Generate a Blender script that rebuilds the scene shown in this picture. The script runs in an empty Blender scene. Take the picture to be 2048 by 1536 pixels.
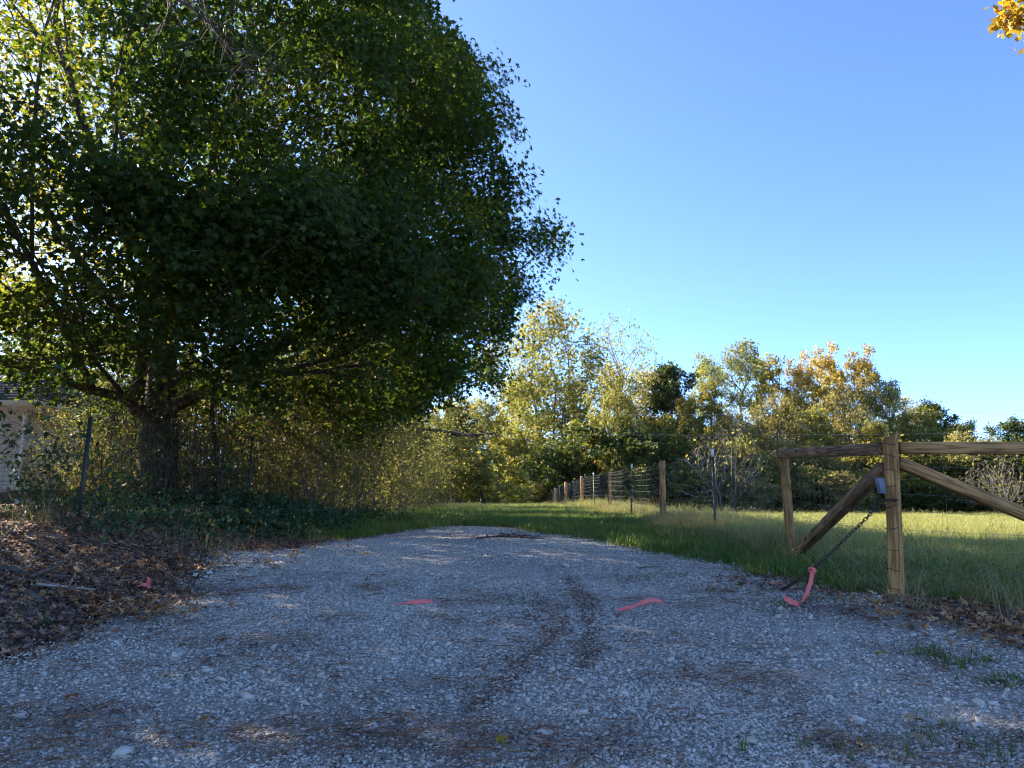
import bpy, math
import numpy as np
from mathutils import Vector, Matrix, Quaternion, noise as mnoise

R = np.random.default_rng(11)
S = bpy.context.scene
COL = S.collection

# ------------------------------------------------------------------ camera
CAMZ = 1.0
FPX = 1547.0
PITCH = math.atan(247 / FPX)
cam = bpy.data.cameras.new('camera')
cam.sensor_width = 36.0
cam.lens = FPX / 2048 * 36
cam.clip_start = 0.05
cam.clip_end = 3000
cam_o = bpy.data.objects.new('camera', cam)
cam_o.location = (0, 0, CAMZ)
cam_o.rotation_euler = (math.pi / 2 + PITCH, 0, 0)
COL.objects.link(cam_o)
S.camera = cam_o

# ------------------------------------------------------------------ sky, sun, exposure
SUN_AZ, SUN_EL = -56.0, 28.0
w = bpy.data.worlds.new('World')
S.world = w
w.use_nodes = True
nt = w.node_tree
bg = nt.nodes['Background']
sky = nt.nodes.new('ShaderNodeTexSky')
sky.sky_type = 'NISHITA'
sky.sun_disc = False
sky.sun_elevation = math.radians(SUN_EL)
sky.sun_rotation = math.radians(SUN_AZ)
sky.altitude = 2000
sky.air_density = 0.55
sky.dust_density = 1.5
sky.ozone_density = 5.0
nt.links.new(sky.outputs[0], bg.inputs[0])
bg.inputs[1].default_value = 0.126
sd = bpy.data.lights.new('sun', 'SUN')
sd.energy = 5.0
sd.angle = math.radians(0.5)
sd.color = (1.0, 0.90, 0.74)
so = bpy.data.objects.new('sun', sd)
COL.objects.link(so)
_a, _e = math.radians(SUN_AZ), math.radians(SUN_EL)
SUN_DIR = Vector((math.sin(_a) * math.cos(_e), math.cos(_a) * math.cos(_e), math.sin(_e)))
so.rotation_euler = SUN_DIR.to_track_quat('Z', 'Y').to_euler()
so.location = SUN_DIR * 60
vs = S.view_settings
vs.view_transform = 'Standard'
vs.look = 'None'
vs.exposure = 2.25
vs.gamma = 1.0
vs.use_curve_mapping = False
cy = S.cycles
cy.max_bounces = 6
cy.diffuse_bounces = 3
cy.glossy_bounces = 2
cy.transmission_bounces = 4
cy.transparent_max_bounces = 4
cy.sample_clamp_indirect = 6.0
cy.use_adaptive_sampling = True
cy.adaptive_threshold = 0.02
cy.filter_width = 1.15
cy.caustics_reflective = False
cy.caustics_refractive = False

# ------------------------------------------------------------------ placing helpers
_cp, _sp = math.cos(PITCH), math.sin(PITCH)


def at(px, py, y):
    """World point at depth y seen at pixel (px, py) of the 2048 x 1536 frame."""
    a = (px - 1024) / FPX
    b = (768 - py) / FPX
    d = np.array([a, _cp - b * _sp, _sp + b * _cp])
    return d * (y / d[1]) + np.array([0, 0, CAMZ])


def smooth(a, b, x):
    t = np.clip((np.asarray(x, float) - a) / (b - a), 0, 1)
    return t * t * (3 - 2 * t)


_YP = [-60, 0, 2.5, 5.3, 8.1, 11.5, 17, 22, 31, 42, 60, 80, 120, 400, 3000]
_ZP = [-1.4, -.98, -.85, -.68, -.5, -.36, -.24, -.12, -.02, .05, .05, -.25, -1.2, -3, -6]
_YF = [-60, 3, 5.5, 8, 12, 20, 40, 65, 120, 400, 3000]
_ZF = [-1.4, -.86, -.74, -.66, -.62, -.58, -.55, -.62, -1.3, -3, -6]
_YE = [-60, 2.6, 3.4, 4.05, 4.6, 5.7, 7.5, 8.6, 10.5, 12.8, 18, 60]
_XE = [-9, -8, -4, -2.6, -2.36, -2.45, -2.8, -2.7, -2.1, -2.3, -2.9, -3.2]


def wob(x, y, s, k=0.0):
    """cheap smooth value noise from sines"""
    x = np.asarray(x, float) * s
    y = np.asarray(y, float) * s
    return (np.sin(x * 1.7 + y * .9 + k) + np.sin(x * -.8 + y * 2.1 + 1.3 + k * 2) + np.sin(x * 2.9 - y * 1.3 + 4.1 + k) * .6
            + np.sin(x * 4.3 + y * 3.7 + .7 + k * 3) * .4) / 3.0


def terr(x, y):
    x = np.asarray(x, float)
    y = np.asarray(y, float)
    zp = (np.interp(y - .8, _YP, _ZP) + np.interp(y, _YP, _ZP) + np.interp(y + .8, _YP, _ZP)) / 3
    zf = (np.interp(y - 1, _YF, _ZF) + np.interp(y, _YF, _ZF) + np.interp(y + 1, _YF, _ZF)) / 3 - .004 * np.clip(x - 3, 0, 60)
    f = smooth(2.9, 6.0, x) * smooth(-2, 4, y)
    z = zp * (1 - f) + zf * f
    xe = np.interp(y, _YE, _XE)
    bank = .34 * smooth(0.0, 2.2, xe - x) * smooth(2.4, 5.0, y) * (1 - .45 * smooth(12, 25, y))
    z = z + bank
    # root mound at the left, gravel pushed up round the corner post
    z = z + .16 * np.exp(-(((x + 3.15) / .75) ** 2 + ((y - 4.75) / .55) ** 2))
    z = z + .05 * np.exp(-(((x - 2.5) / .6) ** 2 + ((y - 5.35) / .35) ** 2))
    near = np.exp(-(x * x + y * y) / 900.0)
    z = z + wob(x, y, .9) * .018 * near + wob(x, y, .17, 2.) * .06 * (1 - near)
    # distant rising ground so that the horizon is closed by land
    z = z + 2.5 * smooth(150, 500, np.hypot(x, y))
    return z + CAMZ


def hit(px, py):
    """Ground point seen at a pixel."""
    a = (px - 1024) / FPX
    b = (768 - py) / FPX
    d = np.array([a, _cp - b * _sp, _sp + b * _cp])
    t = np.arange(.8, 120, .01)
    p = t[:, None] * d
    i = int(np.argmax(p[:, 2] + CAMZ < terr(p[:, 0], p[:, 1])))
    return np.array([p[i, 0], p[i, 1], float(terr(p[i, 0], p[i, 1]))])


def tnormal(x, y, e=.15):
    gx = (terr(x + e, y) - terr(x - e, y)) / (2 * e)
    gy = (terr(x, y + e) - terr(x, y - e)) / (2 * e)
    n = np.stack([-gx, -gy, np.ones_like(gx)], -1)
    return n / np.linalg.norm(n, axis=-1, keepdims=True)


# ------------------------------------------------------------------ mesh helpers
def new_mesh(name, V, polys, attr=None, smooth_shade=False):
    """polys: list of (m, k) index arrays."""
    V = np.asarray(V, np.float32).reshape(-1, 3)
    me = bpy.data.meshes.new(name)
    me.vertices.add(len(V))
    me.vertices.foreach_set('co', V.ravel())
    polys = [np.asarray(p, np.int32) for p in polys if len(p)]
    loops = np.concatenate([p.ravel() for p in polys]) if polys else np.zeros(0, np.int32)
    sizes = np.concatenate([np.full(len(p), p.shape[1], np.int32) for p in polys]) if polys else np.zeros(0, np.int32)
    starts = np.concatenate([[0], np.cumsum(sizes)[:-1]]).astype(np.int32) if len(sizes) else sizes
    me.loops.add(len(loops))
    me.loops.foreach_set('vertex_index', loops)
    me.polygons.add(len(sizes))
    me.polygons.foreach_set('loop_start', starts)
    me.polygons.foreach_set('loop_total', sizes)
    if smooth_shade:
        me.polygons.foreach_set('use_smooth', np.ones(len(sizes), bool))
    if attr is not None:
        for k, arr in attr.items():
            a = me.attributes.new(k, 'FLOAT', 'POINT')
            a.data.foreach_set('value', np.asarray(arr, np.float32))
    me.update(calc_edges=True)
    return me


class MB:
    """collects pieces of one mesh"""

    def __init__(s):
        s.V, s.P, s.A, s.n = [], {}, [], 0

    def add(s, V, polys, v=None):
        V = np.asarray(V, float).reshape(-1, 3)
        for p in polys:
            p = np.asarray(p, int)
            if len(p):
                s.P.setdefault(p.shape[1], []).append(p + s.n)
        s.V.append(V)
        if v is None:
            v = R.random()
        s.A.append(np.broadcast_to(np.asarray(v, float), (len(V),)))
        s.n += len(V)
        return s

    def mesh(s, name, smooth_shade=False):
        return new_mesh(name, np.concatenate(s.V) if s.V else np.zeros((0, 3)), [np.concatenate(p) for p in s.P.values()],
                        {'v': np.concatenate(s.A) if s.A else np.zeros(0)}, smooth_shade)

    def build(s, name, mat, parent=None, smooth_shade=False):
        return link(name, s.mesh(name, smooth_shade), mat, parent)

    # shapes
    def box(s, c, size, rot=None, v=None):
        h = np.asarray(size, float) / 2
        V = np.array([[i, j, k] for i in (-1, 1) for j in (-1, 1) for k in (-1, 1)], float) * h
        if rot is not None:
            V = V @ np.array(rot).T
        V = V + np.asarray(c, float)
        return s.add(V, [[(0, 1, 3, 2), (4, 6, 7, 5), (0, 4, 5, 1), (2, 3, 7, 6), (0, 2, 6, 4), (1, 5, 7, 3)]], v)

    def tube(s, pts, rad, sides=6, v=None, cap=True):
        V, Q, T = tube_geo(pts, rad, sides, cap)
        return s.add(V, [Q, T], v)


def tube_geo(pts, rad, sides=6, cap=True):
    P = np.asarray(pts, float)
    n = len(P)
    rad = np.broadcast_to(np.asarray(rad, float), (n,))
    T = np.gradient(P, axis=0)
    T /= np.maximum(np.linalg.norm(T, axis=1, keepdims=True), 1e-9)
    ref = np.array([0., 0, 1]) if abs(T[0, 2]) < .9 else np.array([1., 0, 0])
    u = np.cross(T[0], ref)
    u /= np.linalg.norm(u)
    a = np.arange(sides) * 2 * np.pi / sides
    V = np.empty((n, sides, 3))
    for i in range(n):
        u = u - T[i] * np.dot(u, T[i])
        u /= max(np.linalg.norm(u), 1e-9)
        b = np.cross(T[i], u)
        V[i] = P[i] + rad[i] * (np.cos(a)[:, None] * u + np.sin(a)[:, None] * b)
    V = V.reshape(-1, 3)
    i = np.arange(n - 1)[:, None] * sides
    j = np.arange(sides)[None]
    k = (j + 1) % sides
    Q = np.stack([i + j, i + k, i + sides + k, i + sides + j], -1).reshape(-1, 4)
    Tt = []
    if cap:
        V = np.concatenate([V, P[:1], P[-1:]])
        c0, c1 = n * sides, n * sides + 1
        for q in range(sides):
            Tt.append((c0, (q + 1) % sides, q))
            Tt.append((c1, (n - 1) * sides + q, (n - 1) * sides + (q + 1) % sides))
    return V, Q, np.array(Tt, int).reshape(-1, 3)


def curve(pts, n=24):
    """Catmull-Rom through points"""
    P = np.asarray(pts, float)
    P = np.concatenate([2 * P[:1] - P[1:2], P, 2 * P[-1:] - P[-2:-1]])
    m = len(P) - 3
    out = []
    for t in np.linspace(0, m - 1e-6, n):
        i = int(t)
        f = t - i
        p0, p1, p2, p3 = P[i:i + 4]
        out.append(.5 * (2 * p1 + (p2 - p0) * f + (2 * p0 - 5 * p1 + 4 * p2 - p3) * f * f + (3 * p1 - p0 - 3 * p2 + p3) * f ** 3))
    return np.array(out)


def link(name, me, mat, parent=None):
    o = bpy.data.objects.new(name, me)
    if mat is not None and not me.materials:
        me.materials.append(mat)
    COL.objects.link(o)
    o.parent = parent
    return o


def tag(o, label=None, cat=None, group=None, kind=None):
    for k, val in (('label', label), ('category', cat), ('group', group), ('kind', kind)):
        if val:
            o[k] = val
    return o


def empty(name, loc=(0, 0, 0), rz=0.0, label=None, cat=None, group=None):
    o = bpy.data.objects.new(name, None)
    o.empty_display_size = .2
    o.location = loc
    o.rotation_euler = (0, 0, rz)
    COL.objects.link(o)
    return tag(o, label, cat, group)


def copy_tree(root, loc, rz=0.0, sc=1.0, label=None, cat=None, group=None, name=None):
    def cp(o, par):
        c = o.copy()
        COL.objects.link(c)
        c.parent = par
        for ch in list(o.children):
            cp(ch, c)
        return c
    r = cp(root, None)
    r.location = loc
    r.rotation_euler = (0, 0, rz)
    r.scale = (sc, sc, sc) if np.isscalar(sc) else sc
    if name:
        r.name = name
    return tag(r, label, cat, group)


# ------------------------------------------------------------------ materials
def nodes(name):
    m = bpy.data.materials.new(name)
    m.use_nodes = True
    t = m.node_tree
    t.nodes.clear()
    out = t.nodes.new('ShaderNodeOutputMaterial')
    return m, t, out


def N(t, kind, **kw):
    n = t.nodes.new(kind)
    for k, val in kw.items():
        if k.startswith('i_'):
            n.inputs[k[2:].replace('_', ' ')].default_value = val
        else:
            setattr(n, k, val)
    return n


def ramp(t, stops, interp='LINEAR'):
    r = t.nodes.new('ShaderNodeValToRGB')
    r.color_ramp.interpolation = interp
    e = r.color_ramp.elements
    while len(e) < len(stops):
        e.new(.5)
    for el, (p, c) in zip(e, stops):
        el.position = p
        el.color = (*c, 1) if len(c) == 3 else c
    return r


def L(t, a, b):
    t.links.new(a, b)


def leaf_mat(name, stops, transl=.45, gloss=.5, objvar=.25, tgain=(1.42, 1.38, .65), blue=1.):
    """stops: colours over the per-leaf random value v"""
    stops = [(p, (c[0], c[1], c[2] * blue)) for p, c in stops]
    m, t, out = nodes(name)
    at_ = N(t, 'ShaderNodeAttribute', attribute_name='v')
    rp = ramp(t, stops)
    L(t, at_.outputs['Fac'], rp.inputs[0])
    oi = N(t, 'ShaderNodeObjectInfo')
    mr = N(t, 'ShaderNodeMapRange')
    mr.inputs['To Min'].default_value = 1 - objvar
    mr.inputs['To Max'].default_value = 1 + objvar
    L(t, oi.outputs['Random'], mr.inputs['Value'])
    hs = N(t, 'ShaderNodeHueSaturation')
    L(t, rp.outputs[0], hs.inputs['Color'])
    L(t, mr.outputs[0], hs.inputs['Value'])
    pb = N(t, 'ShaderNodeBsdfPrincipled')
    pb.inputs['Roughness'].default_value = gloss
    pb.inputs['Specular IOR Level'].default_value = .22
    L(t, hs.outputs[0], pb.inputs['Base Color'])
    tr = N(t, 'ShaderNodeBsdfTranslucent')
    mx = N(t, 'ShaderNodeMix', data_type='RGBA', blend_type='MULTIPLY')
    mx.inputs['Factor'].default_value = 1
    L(t, hs.outputs[0], mx.inputs[6])
    mx.inputs[7].default_value = (*tgain, 1)
    L(t, mx.outputs[2], tr.inputs['Color'])
    ms = N(t, 'ShaderNodeMixShader')
    ms.inputs[0].default_value = transl
    L(t, pb.outputs[0], ms.inputs[1])
    L(t, tr.outputs[0], ms.inputs[2])
    L(t, ms.outputs[0], out.inputs[0])
    return m


def plain(name, stops, rough=.8, spec=.3, metal=0., noise=0., nscale=20., bump=0., stretch=(1, 1, 1), coord='Object'):
    """Principled with a ramp over (v attribute + noise)"""
    m, t, out = nodes(name)
    pb = N(t, 'ShaderNodeBsdfPrincipled')
    pb.inputs['Roughness'].default_value = rough
    pb.inputs['Specular IOR Level'].default_value = spec
    pb.inputs['Metallic'].default_value = metal
    tc = N(t, 'ShaderNodeTexCoord')
    mp = N(t, 'ShaderNodeMapping')
    mp.inputs['Scale'].default_value = stretch
    L(t, tc.outputs[coord], mp.inputs[0])
    ns = N(t, 'ShaderNodeTexNoise')
    ns.inputs['Scale'].default_value = nscale
    ns.inputs['Detail'].default_value = 6
    ns.inputs['Roughness'].default_value = .65
    L(t, mp.outputs[0], ns.inputs[0])
    at_ = N(t, 'ShaderNodeAttribute', attribute_name='v')
    mx = N(t, 'ShaderNodeMix', data_type='FLOAT')
    mx.inputs[0].default_value = noise
    L(t, at_.outputs['Fac'], mx.inputs[2])
    st = N(t, 'ShaderNodeMapRange')
    st.inputs['From Min'].default_value = .3
    st.inputs['From Max'].default_value = .7
    L(t, ns.outputs[0], st.inputs[0])
    L(t, st.outputs[0], mx.inputs[3])
    rp = ramp(t, stops)
    L(t, mx.outputs[0], rp.inputs[0])
    L(t, rp.outputs[0], pb.inputs['Base Color'])
    if bump:
        bp = N(t, 'ShaderNodeBump')
        bp.inputs['Strength'].default_value = bump
        bp.inputs['Distance'].default_value = .02
        L(t, ns.outputs[0], bp.inputs['Height'])
        L(t, bp.outputs[0], pb.inputs['Normal'])
    L(t, pb.outputs[0], out.inputs[0])
    return m


def lumber(name, a, b, c, seed):
    """treated pine: long grain along local Z, dark checks and knots"""
    m, t, out = nodes(name)
    pb = N(t, 'ShaderNodeBsdfPrincipled')
    pb.inputs['Roughness'].default_value = .75
    pb.inputs['Specular IOR Level'].default_value = .2
    tc = N(t, 'ShaderNodeTexCoord')
    mp = N(t, 'ShaderNodeMapping')
    mp.inputs['Location'].default_value = (seed * 1.37, seed * .71, seed * 3.1)
    L(t, tc.outputs['Object'], mp.inputs[0])
    # bent growth rings
    mp2 = N(t, 'ShaderNodeMapping')
    mp2.inputs['Scale'].default_value = (26, 26, 1.6)
    L(t, mp.outputs[0], mp2.inputs[0])
    n1 = N(t, 'ShaderNodeTexNoise')
    n1.inputs['Scale'].default_value = 1.0
    n1.inputs['Detail'].default_value = 3
    L(t, mp2.outputs[0], n1.inputs[0])
    mu = N(t, 'ShaderNodeMath', operation='MULTIPLY')
    mu.inputs[1].default_value = 4.5
    L(t, n1.outputs[0], mu.inputs[0])
    sn = N(t, 'ShaderNodeMath', operation='SINE')
    mu2 = N(t, 'ShaderNodeMath', operation='MULTIPLY')
    mu2.inputs[1].default_value = 6.283
    L(t, mu.outputs[0], mu2.inputs[0])
    L(t, mu2.outputs[0], sn.inputs[0])
    mr = N(t, 'ShaderNodeMapRange')
    mr.inputs['From Min'].default_value = -1
    L(t, sn.outputs[0], mr.inputs[0])
    rp = ramp(t, [(0., a), (.55, b), (1., c)])
    L(t, mr.outputs[0], rp.inputs[0])
    # weathering
    n2 = N(t, 'ShaderNodeTexNoise')
    n2.inputs['Scale'].default_value = 4
    n2.inputs['Detail'].default_value = 5
    L(t, mp.outputs[0], n2.inputs[0])
    wr = ramp(t, [(.35, (.72, .72, .72)), (.65, (1.1, 1.08, 1.04))])
    L(t, n2.outputs[0], wr.inputs[0])
    m1 = N(t, 'ShaderNodeMix', data_type='RGBA', blend_type='MULTIPLY')
    m1.inputs[0].default_value = 1
    L(t, rp.outputs[0], m1.inputs[6])
    L(t, wr.outputs[0], m1.inputs[7])
    # drying checks
    mp3 = N(t, 'ShaderNodeMapping')
    mp3.inputs['Scale'].default_value = (60, 60, 2.2)
    L(t, mp.outputs[0], mp3.inputs[0])
    n3 = N(t, 'ShaderNodeTexNoise')
    n3.inputs['Scale'].default_value = 1
    n3.inputs['Detail'].default_value = 2
    L(t, mp3.outputs[0], n3.inputs[0])
    ck = ramp(t, [(.66, (0, 0, 0)), (.72, (1, 1, 1))])
    L(t, n3.outputs[0], ck.inputs[0])
    # knots
    mp4 = N(t, 'ShaderNodeMapping')
    mp4.inputs['Scale'].default_value = (5, 5, 2.6)
    L(t, mp.outputs[0], mp4.inputs[0])
    vo = N(t, 'ShaderNodeTexVoronoi')
    vo.inputs['Scale'].default_value = 1
    L(t, mp4.outputs[0], vo.inputs[0])
    kn = ramp(t, [(.07, (1, 1, 1)), (.13, (0, 0, 0))])
    L(t, vo.outputs['Distance'], kn.inputs[0])
    mxx = N(t, 'ShaderNodeMath', operation='MAXIMUM')
    L(t, ck.outputs[0], mxx.inputs[0])
    L(t, kn.outputs[0], mxx.inputs[1])
    m2 = N(t, 'ShaderNodeMix', data_type='RGBA')
    L(t, mxx.outputs[0], m2.inputs[0])
    L(t, m1.outputs[2], m2.inputs[6])
    m2.inputs[7].default_value = (.035, .02, .013, 1)
    L(t, m2.outputs[2], pb.inputs['Base Color'])
    bp = N(t, 'ShaderNodeBump')
    bp.inputs['Strength'].default_value = .6
    bp.inputs['Distance'].default_value = .004
    bp.invert = True
    ad = N(t, 'ShaderNodeMath', operation='ADD')
    L(t, mxx.outputs[0], ad.inputs[0])
    m8 = N(t, 'ShaderNodeMath', operation='MULTIPLY')
    m8.inputs[1].default_value = .25
    L(t, mr.outputs[0], m8.inputs[0])
    L(t, m8.outputs[0], ad.inputs[1])
    L(t, ad.outputs[0], bp.inputs['Height'])
    L(t, bp.outputs[0], pb.inputs['Normal'])
    L(t, pb.outputs[0], out.inputs[0])
    return m


M = {}
# foliage (real leaf colours)
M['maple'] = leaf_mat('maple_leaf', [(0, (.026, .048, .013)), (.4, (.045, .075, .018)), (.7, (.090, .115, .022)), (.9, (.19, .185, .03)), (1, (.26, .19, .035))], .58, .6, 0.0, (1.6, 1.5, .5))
M['oak_y'] = leaf_mat('yellow_green_leaf', [(0, (.10, .125, .03)), (.5, (.19, .20, .048)), (.85, (.28, .25, .065)), (1, (.34, .21, .06))], .6, .6, .2, blue=1.35)
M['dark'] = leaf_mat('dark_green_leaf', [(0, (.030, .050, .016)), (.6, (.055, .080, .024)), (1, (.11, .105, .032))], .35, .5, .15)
M['olive'] = leaf_mat('olive_leaf', [(0, (.11, .115, .04)), (.5, (.20, .19, .07)), (.9, (.29, .24, .09)), (1, (.29, .18, .07))], .58, .6, .2, blue=1.35)
M['orange'] = leaf_mat('orange_leaf', [(0, (.12, .135, .035)), (.45, (.19, .19, .045)), (.78, (.30, .24, .055)), (1, (.38, .22, .045))], .58, .6, .15, blue=1.35)
M['pale'] = leaf_mat('pale_green_leaf', [(0, (.12, .15, .045)), (.6, (.21, .23, .07)), (1, (.30, .27, .09))], .6, .6, .2, blue=1.35)
M['hedge'] = leaf_mat('hedge_leaf', [(0, (.075, .085, .022)), (.5, (.165, .16, .042)), (.85, (.27, .22, .06)), (1, (.28, .15, .06))], .58, .5, .3, blue=1.35)
M['under'] = leaf_mat('understory_leaf', [(0, (.085, .11, .024)), (.55, (.17, .175, .038)), (1, (.28, .24, .06))], .55, .5, .2, blue=1.35)
M['ivy'] = leaf_mat('ground_ivy_leaf', [(0, (.022, .048, .022)), (.6, (.04, .075, .034)), (1, (.085, .12, .045))], .3, .62, .15)
M['yellow'] = leaf_mat('yellow_leaf', [(0, (.28, .22, .03)), (.6, (.42, .28, .03)), (1, (.42, .18, .04))], .45, .5, 0)
M['field'] = leaf_mat('field_grass', [(0, (.13, .17, .045)), (.5, (.23, .255, .08)), (.85, (.36, .34, .15)), (1, (.42, .37, .19))], .35, .6, .3)
M['grass'] = leaf_mat('verge_grass', [(0, (.055, .115, .016)), (.55, (.10, .17, .026)), (.85, (.17, .20, .042)), (1, (.30, .24, .11))], .3, .5, .2)
M['dry'] = leaf_mat('dry_grass', [(0, (.17, .14, .065)), (.5, (.27, .22, .11)), (1, (.36, .30, .17))], .3, .7, .15)
M['litter'] = leaf_mat('fallen_leaf', [(0, (.05, .030, .026)), (.35, (.14, .088, .068)), (.62, (.24, .155, .115)), (.82, (.35, .22, .135)), (.93, (.38, .15, .06)), (1, (.52, .38, .24))], .12, .6, .1)
M['fresh'] = leaf_mat('russet_leaf', [(0, (.16, .06, .025)), (.45, (.33, .14, .055)), (.8, (.46, .23, .10)), (1, (.54, .34, .14))], .15, .6, .1)
M['tan'] = leaf_mat('tan_leaf', [(0, (.20, .12, .06)), (1, (.32, .21, .11))], .15, .6, .2)
M['red'] = leaf_mat('red_leaf', [(0, (.14, .03, .02)), (1, (.22, .05, .03))], .15, .5, .1)
M['rust'] = leaf_mat('rust_leaf', [(0, (.24, .09, .025)), (1, (.32, .13, .035))], .15, .5, .1)
M['needle'] = plain('pine_needle', [(0, (.10, .042, .022)), (.6, (.19, .085, .04)), (1, (.30, .17, .085))], .7, .2)
# bark, stems
M['bark'] = plain('maple_bark', [(0, (.030, .022, .019)), (.5, (.085, .062, .050)), (1, (.17, .135, .11))], .9, .15, 0, 1., 9., 1., (1.6, 1.6, .35))
M['bark_far'] = plain('grey_bark', [(0, (.06, .05, .042)), (1, (.20, .175, .15))], .9, .15, 0, .8, 3., .4, (1, 1, .3))
M['bark_pale'] = plain('pale_bark', [(0, (.20, .175, .15)), (1, (.40, .36, .32))], .9, .15, 0, .8, 3., .2, (1, 1, .3))
M['stem'] = plain('brown_stem', [(0, (.05, .036, .026)), (1, (.14, .105, .078))], .85, .2, 0, .5, 12., .2)
M['stem_pale'] = plain('pale_stem', [(0, (.21, .18, .15)), (1, (.36, .32, .28))], .85, .2, 0, .5, 12., .2)
M['root'] = plain('root_wood', [(0, (.06, .046, .035)), (1, (.17, .13, .10))], .9, .15, 0, .9, 10., .6, (1, 1, 1))
M['soil'] = plain('bare_soil', [(0, (.07, .05, .038)), (1, (.20, .15, .11))], .95, .1, 0, .8, 9., 1.)
# made things
M['post'] = lumber('treated_pine_post', (.50, .265, .095), (.41, .205, .07), (.24, .115, .04), 1)
M['post_b'] = lumber('treated_pine_weathered', (.34, .195, .095), (.26, .145, .068), (.13, .072, .036), 2)
M['post_c'] = lumber('treated_pine_brace', (.46, .245, .095), (.37, .19, .07), (.21, .105, .04), 5)
M['steel'] = plain('dark_painted_steel', [(0, (.012, .016, .014)), (1, (.035, .04, .036))], .55, .4, 0, .6, 30.)
M['white'] = plain('white_paint', [(0, (.62, .62, .60)), (1, (.78, .78, .76))], .5, .4, 0, .6, 30.)
M['wire'] = plain('galvanised_wire', [(0, (.09, .095, .10)), (1, (.19, .195, .20))], .6, .4, .2, .4, 8.)
M['rusty'] = plain('rusty_chain', [(0, (.028, .02, .018)), (.6, (.07, .045, .036)), (1, (.13, .085, .062))], .6, .4, .4, .6, 60.)
M['oldwire'] = plain('rusty_fence_wire', [(0, (.04, .03, .026)), (1, (.10, .075, .06))], .7, .3, .2, .5, 10.)
M['cable'] = plain('power_cable', [(0, (.30, .30, .32)), (1, (.42, .42, .44))], .5, .5, .6, .3, 5.)
M['box'] = plain('grey_plastic', [(0, (.13, .14, .17)), (1, (.18, .19, .22))], .5, .4, 0, .6, 30.)
M['blackp'] = plain('black_plastic', [(0, (.012, .012, .013)), (1, (.03, .03, .03))], .5, .4)
M['ribbon'] = leaf_mat('pink_flagging_tape', [(0, (1.0, .17, .15)), (1, (1.0, .25, .22))], .25, .5, 0, (1.05, 1.0, 1.0))
M['siding'] = plain('cream_siding', [(0, (.78, .71, .62)), (1, (.84, .77, .68))], .6, .3, 0, .5, 3.)
M['trim'] = plain('cream_trim', [(0, (.78, .71, .61)), (1, (.84, .78, .68))], .5, .3, 0, .5, 5.)
M['shingle'] = plain('asphalt_shingle', [(0, (.06, .05, .055)), (.5, (.11, .09, .09)), (1, (.19, .15, .14))], .9, .2, 0, .35, 40., .3)
M['stone'] = plain('loose_stone', [(0, (.11, .096, .08)), (.25, (.30, .264, .222)), (.6, (.54, .475, .40)), (.92, (.68, .60, .51)), (1, (.76, .69, .59))], .85, .25, 0, .15, 40., .3)
M['plank'] = plain('weathered_plank', [(0, (.035, .032, .03)), (1, (.10, .09, .08))], .9, .2, 0, .7, 8., .4, (6, 1, 6))


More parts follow.
